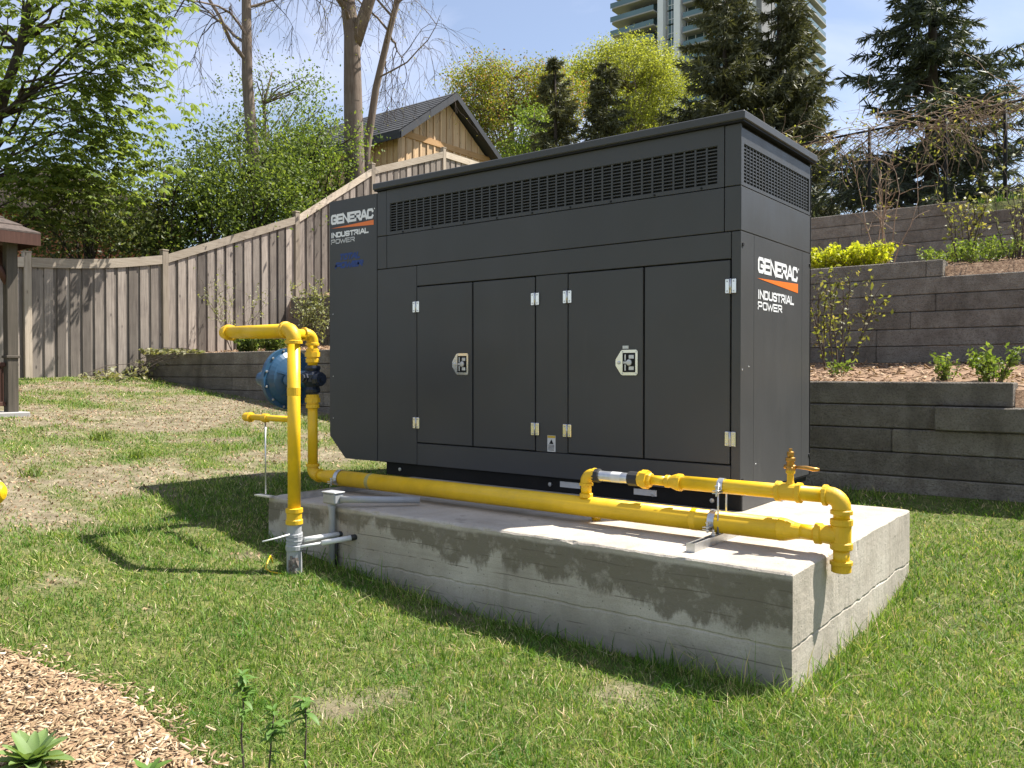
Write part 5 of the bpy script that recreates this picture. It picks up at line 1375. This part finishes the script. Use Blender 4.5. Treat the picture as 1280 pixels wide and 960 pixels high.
def lawn():
    rg = np.random.default_rng(99); out = []; N = 520000
    fa = math.atan2(CF.y, CF.x)
    u = rg.random(N); r = (1.9 ** .4 + u * (15.5 ** .4 - 1.9 ** .4)) ** 2.5
    th = fa + rg.uniform(-.80, .80, N)
    X = CAM.x + r * np.cos(th); Y = CAM.y + r * np.sin(th); q = rg.random(N)
    Pk, Hk, Wk = [], [], []
    for x, y, rad, p in zip(X, Y, r, q):
        if not on_lawn(x, y): continue
        b = bare(x, y)
        if p < b * .86: continue
        lush = .5 + .9 * fbm(x + 31, y + 7, 1.3, 3)
        edge = min(abs(y + 1.345) if -2.9 < x < .85 else 9, abs(x - .795) if -1.4 < y < .8 else 9)
        h = (.021 + .019 * max(-.6, lush)) * (1 - .35 * b)
        if edge < .13 and p > .40: h *= 1.3 + 3.4 * ((p * 977) % 1) ** 3
        if y > YW1 - .5 and (p * 577) % 1 > .7: h *= 1.6
        Pk.append((x, y, G(x, y) - .004)); Hk.append(h); Wk.append(.0022 + .0006 * rad)
    P = np.array(Pk); H = np.array(Hk) * rg.uniform(.4, 1.6, len(Pk)); W = np.array(Wk) * rg.uniform(.7, 1.3, len(Pk))
    V, T = grass_blades(P, H, W, rg, .95)
    gm = leaf_mat('grass_blade', [(0, (.050, .115, .014)), (.4, (.11, .215, .028)), (.76, (.20, .325, .056)), (.88, (.29, .36, .10)), (.94, (.46, .41, .21)), (1, (.56, .49, .30))], .38, .55)
    gn, gl = gm.node_tree.nodes, gm.node_tree.links            # patches of yellower and of lusher turf
    pn = gn['Principled BSDF']; old = pn.inputs['Base Color'].links[0].from_socket
    pf = tex_noise(gn, gl, 1.9, 6, .65)
    c2 = mixc(gn, gl, 1.0, old, ramp(gn, gl, pf, [(.37, (.55, .80, .55)), (.46, (.90, .94, .88)), (.53, (1.22, 1.08, 1.15)), (.60, (1.75, 1.40, 1.6))]), 'MULTIPLY')
    gl.new(c2, pn.inputs['Base Color'])
    o = fast_mesh('grass', V, T, gm); tag(o, 'patchy green lawn grass around the pad', 'grass', None, 'stuff')
    # dry thatch lying flat between the blades
    n = 15000; u = rg.random(n); r = (1.9 ** .5 + u * (14 ** .5 - 1.9 ** .5)) ** 2; th = fa + rg.uniform(-.8, .8, n)
    Pk = [(x, y, G(x, y) + .004) for x, y in zip(CAM.x + r * np.cos(th), CAM.y + r * np.sin(th)) if on_lawn(x, y)]
    P = np.array(Pk); dd = np.linalg.norm(P[:, :2] - np.array([CAM.x, CAM.y]), axis=1)
    V, T = grass_blades(P, np.full(len(P), .022), .0028 + .0006 * dd, rg, 2.2)
    tm = leaf_mat('dry_thatch', [(0, (.26, .20, .11)), (.6, (.42, .35, .20)), (1, (.56, .49, .32))], .1, .8)
    o = fast_mesh('thatch', V, T, tm); tag(o, 'dry straw coloured thatch lying in the lawn', 'grass', None, 'stuff')
    # clods, twigs and dead leaves on the bare soil
    Q = []
    while len(Q) < 7000:
        x = rg.uniform(-11.8, -1.5); y = rg.uniform(-3.4, 2.5)
        if on_lawn(x, y) and bare(x, y) > .25 + .4 * rg.random(): Q.append((x, y, G(x, y) + .006))
    Q = np.array(Q); V, Fq = leaf_quads(Q, .03, rg, down=0, up=2.0, aspect=.6)
    o = fast_mesh('soil_litter', V, Fq, M['litter']); tag(o, 'dead leaves and clods on the bare soil at left', 'leaf litter', None, 'stuff')
    # grass along the crest of the top terrace
    n = 9000; x = rg.uniform(-.3, 5, n); y = rg.uniform(YW3 + .3, YW3 + 2.2, n)
    P = np.array([(a, b, G(a, b)) for a, b in zip(x, y)])
    V, T = grass_blades(P, rg.uniform(.08, .22, n), np.full(n, .016), rg, .5)
    o = fast_mesh('grass', V, T, gm); tag(o, 'grass strip on the crest behind the topmost wall', 'grass', None, 'stuff')
lawn()

# ---------------------------------------------------------------- weeds, dandelions, small things in the lawn
def tuft(px, py, label, n, h, seed, w=.012, mat=None):
    p = at(px, py, z=.3)
    for _ in range(12): p = at(px, py, z=G(p.x, p.y))
    rg = np.random.default_rng(seed); P = np.array([(p.x, p.y, G(p.x, p.y))]) + rg.normal(size=(n, 3)) * np.array([h * .5, h * .5, 0])
    V, T = grass_blades(P, h * rg.uniform(.5, 1.2, n), np.full(n, w), rg, .8)
    t = thing('grass_tuft', label, 'grass tuft', tuple(p), 'grass tufts in the bare soil'); fast_mesh('blades', V, T, mat or M['leaf_fresh'], t)
for i, (px, py, n, h, lab) in enumerate(((125, 585, 60, .12, 'bright green grass tuft in the bare soil left of centre'), (170, 590, 50, .09, 'low green weed right of the bright tuft in bare soil'), (255, 520, 60, .10, 'green grass tuft on bare soil before the low wall'), (195, 545, 60, .10, 'green grass tuft in the middle of the bare slope'), (60, 515, 80, .16, 'leafy grass tuft next to the gazebo slab'), (40, 600, 50, .10, 'green weed on bare soil near the left edge'))):
    tuft(px, py, lab, n, h, 200 + i)
def dandelions():
    spots = [(255, 497), (268, 500), (193, 479), (180, 497), (300, 496), (161, 490), (178, 505), (208, 500), (120, 531), (212, 484), (297, 492), (262, 494)]
    for i, (px, py) in enumerate(spots):
        p = at(px, py, z=.8)
        for _ in range(14): p = at(px, py, z=G(p.x, p.y) + .05)
        g = G(p.x, p.y)
        t = thing('dandelion', 'tiny yellow dandelion flower in the grass before the low wall', 'dandelion', (p.x, p.y, g), 'dandelions in the lawn')
        MB().tube([(p.x, p.y, g), (p.x, p.y, g + .045)], .003, 5).build('stem', M['leaf_fresh'], t, False)
        MB().rings((p.x, p.y, g + .043), (0, 0, 1), [(0, .006), (.006, .024), (.014, .022), (.018, .010)], 10).build('flower', M['flower'], t)
dandelions()
def stone(px, py, r, label, seed, flat=.3):
    p = at(px, py, z=.4)
    for _ in range(12): p = at(px, py, z=G(p.x, p.y))
    import bmesh
    bm = bmesh.new(); bmesh.ops.create_icosphere(bm, subdivisions=3, radius=1.0)
    for v in bm.verts:
        k = 1 + .35 * noise.noise(v.co * 1.6 + Vector((seed, 0, 0))); v.co = Vector((v.co.x * r * k * 1.5, v.co.y * r * k, v.co.z * r * k * flat))
    me = bpy.data.meshes.new('stone'); bm.to_mesh(me); bm.free(); me.materials.append(M['stone'])
    o = link('stone', me); o.location = (p.x, p.y, G(p.x, p.y) + r * flat * .5); o.rotation_euler[2] = seed
    tag(o, label, 'stone')
stone(313, 545, .10, 'flat brownish stone lying on the soil left of the yellow riser', .4)
stone(405, 668, .05, 'small stone shape standing in for a dry leaf by the white conduits', 2.2, .45)  # a dry leaf in the grass, stood in for by a small stone shape

# ---------------------------------------------------------------- plants in the foreground
def rosette(px, py, size, n, label, seed, mat, cat='plant'):
    p = at(px, py, z=.05)
    for _ in range(10): p = at(px, py, z=G(p.x, p.y) + .03)
    g = G(p.x, p.y) + .02
    t = thing('rosette_plant', label, cat, (p.x, p.y, g)); rr = random.Random(seed)
    for k in range(n):
        a = k * 2.4 + rr.uniform(-.3, .3); f = k / n; L = size * (1 - .35 * f) * rr.uniform(.85, 1.15); el = .25 + .9 * f
        mb = MB(); m = 7; vs = []
        d = Vector((math.cos(a), math.sin(a), 0)); s = Vector((-d.y, d.x, 0))
        for i in range(m + 1):
            u = i / m; rr_ = L * u * math.cos(el * (1 - .25 * u)); z = L * (math.sin(el) * u - .35 * u * u * (1 - f) * .8) + .01
            w = L * .17 * math.sin(math.pi * min(1, u * .92 + .08)) ** .7 * (1 + .08 * math.sin(9 * u + k)) + .003
            c = Vector((p.x, p.y, g)) + d * rr_ + Vector((0, 0, z)); wav = .06 * L * math.sin(7 * u + k)
            vs += [c - s * w + Vector((0, 0, w * .35 + wav * .3)), c - s * w * .5 + Vector((0, 0, w * .05 - wav * .15)), c, c + s * w * .5 + Vector((0, 0, w * .05 + wav * .15)), c + s * w + Vector((0, 0, w * .35 - wav * .3))]
        fs = [(5 * i + j, 5 * i + j + 1, 5 * i + 6 + j, 5 * i + 5 + j) for i in range(m) for j in range(4)]
        mb.add(vs, fs, True); mb.build('leaf', mat, t, False)
M['leaf_rosette'] = leaf_mat('rosette_leaf', [(0, (.12, .20, .06)), (1, (.22, .31, .11))], .3)
M['leaf_sprout'] = leaf_mat('sprout_leaf', [(0, (.06, .14, .03)), (.5, (.12, .23, .05)), (1, (.22, .32, .09))], .4)
rosette(38, 955, .15, 26, 'broad leaved green rosette plant in the mulch at the lower left corner', 3, M['leaf_rosette'])
rosette(186, 968, .085, 8, 'small green leafy plant in the mulch at the bottom edge', 4, M['leaf_sprout'])
def sprout(px, py, top, d, h, label, seed, whorls):
    """upright woody shoot with whorls of leaves"""
    tp = at(px, top, d=d); x, y = tp.x, tp.y; g = G(x, y)
    t = thing('shoot', label, 'plant', (x, y, g), 'young shoots in the foreground'); rr = random.Random(seed)
    lean = Vector((rr.uniform(-.03, .03), rr.uniform(-.03, .03), 0)); H = tp.z - g
    P = [Vector((x, y, g - .02)) - lean + (lean + Vector((0, 0, H))) * (i / 5) + Vector((rr.uniform(-.004, .004), rr.uniform(-.004, .004), 0)) for i in range(6)]
    MB().tube(P, [.0044 * (1 - .5 * i / 5) for i in range(6)], 7).build('stem', M['twig'], t, False)
    for (f, n, L) in whorls:
        q = f * 5; j = min(4, int(q)); c0_ = P[j].lerp(P[j + 1], q - j)
        for k in range(int(n * 1.5)):
            a = rr.uniform(0, 6.28); el = rr.uniform(-.2, .9); c = c0_ + Vector((0, 0, rr.uniform(-.018, .012))); ln = L * rr.uniform(.35, 1.0); dd = Vector((math.cos(a) * math.cos(el), math.sin(a) * math.cos(el), math.sin(el))); s = dd.cross(Vector((0, 0, 1))).normalized(); nn = s.cross(dd)
            m = 5; vs = []
            for i in range(m + 1):
                u = i / m; w = ln * .19 * math.sin(math.pi * (.06 + .92 * u)) ** .8; pp = c + dd * ln * u - nn * ln * .35 * u * u
                vs += [pp - s * w + nn * w * .4, pp, pp + s * w + nn * w * .4]
            fs = [(3 * i + jx, 3 * i + jx + 1, 3 * i + 4 + jx, 3 * i + 3 + jx) for i in range(m) for jx in range(2)]
            MB().add(vs, fs, True).build('leaf', M['leaf_sprout'], t, False)
sprout(304, 842, 838, 2.62, .4, 'tallest leafy shoot in the foreground grass', 1, ((1.0, 14, .042), (.95, 9, .055), (.87, 8, .055), (.76, 6, .045), (.6, 3, .035), (.45, 2, .03)))
sprout(343, 884, 884, 2.55, .3, 'middle leafy shoot between two others in the foreground', 2, ((1.0, 12, .045), (.92, 9, .06), (.82, 8, .055), (.66, 4, .04), (.5, 2, .03)))
sprout(381, 876, 872, 2.55, .3, 'rightmost leafy shoot in the foreground grass', 3, ((1.0, 13, .048), (.93, 8, .06), (.84, 6, .05), (.62, 2, .03)))
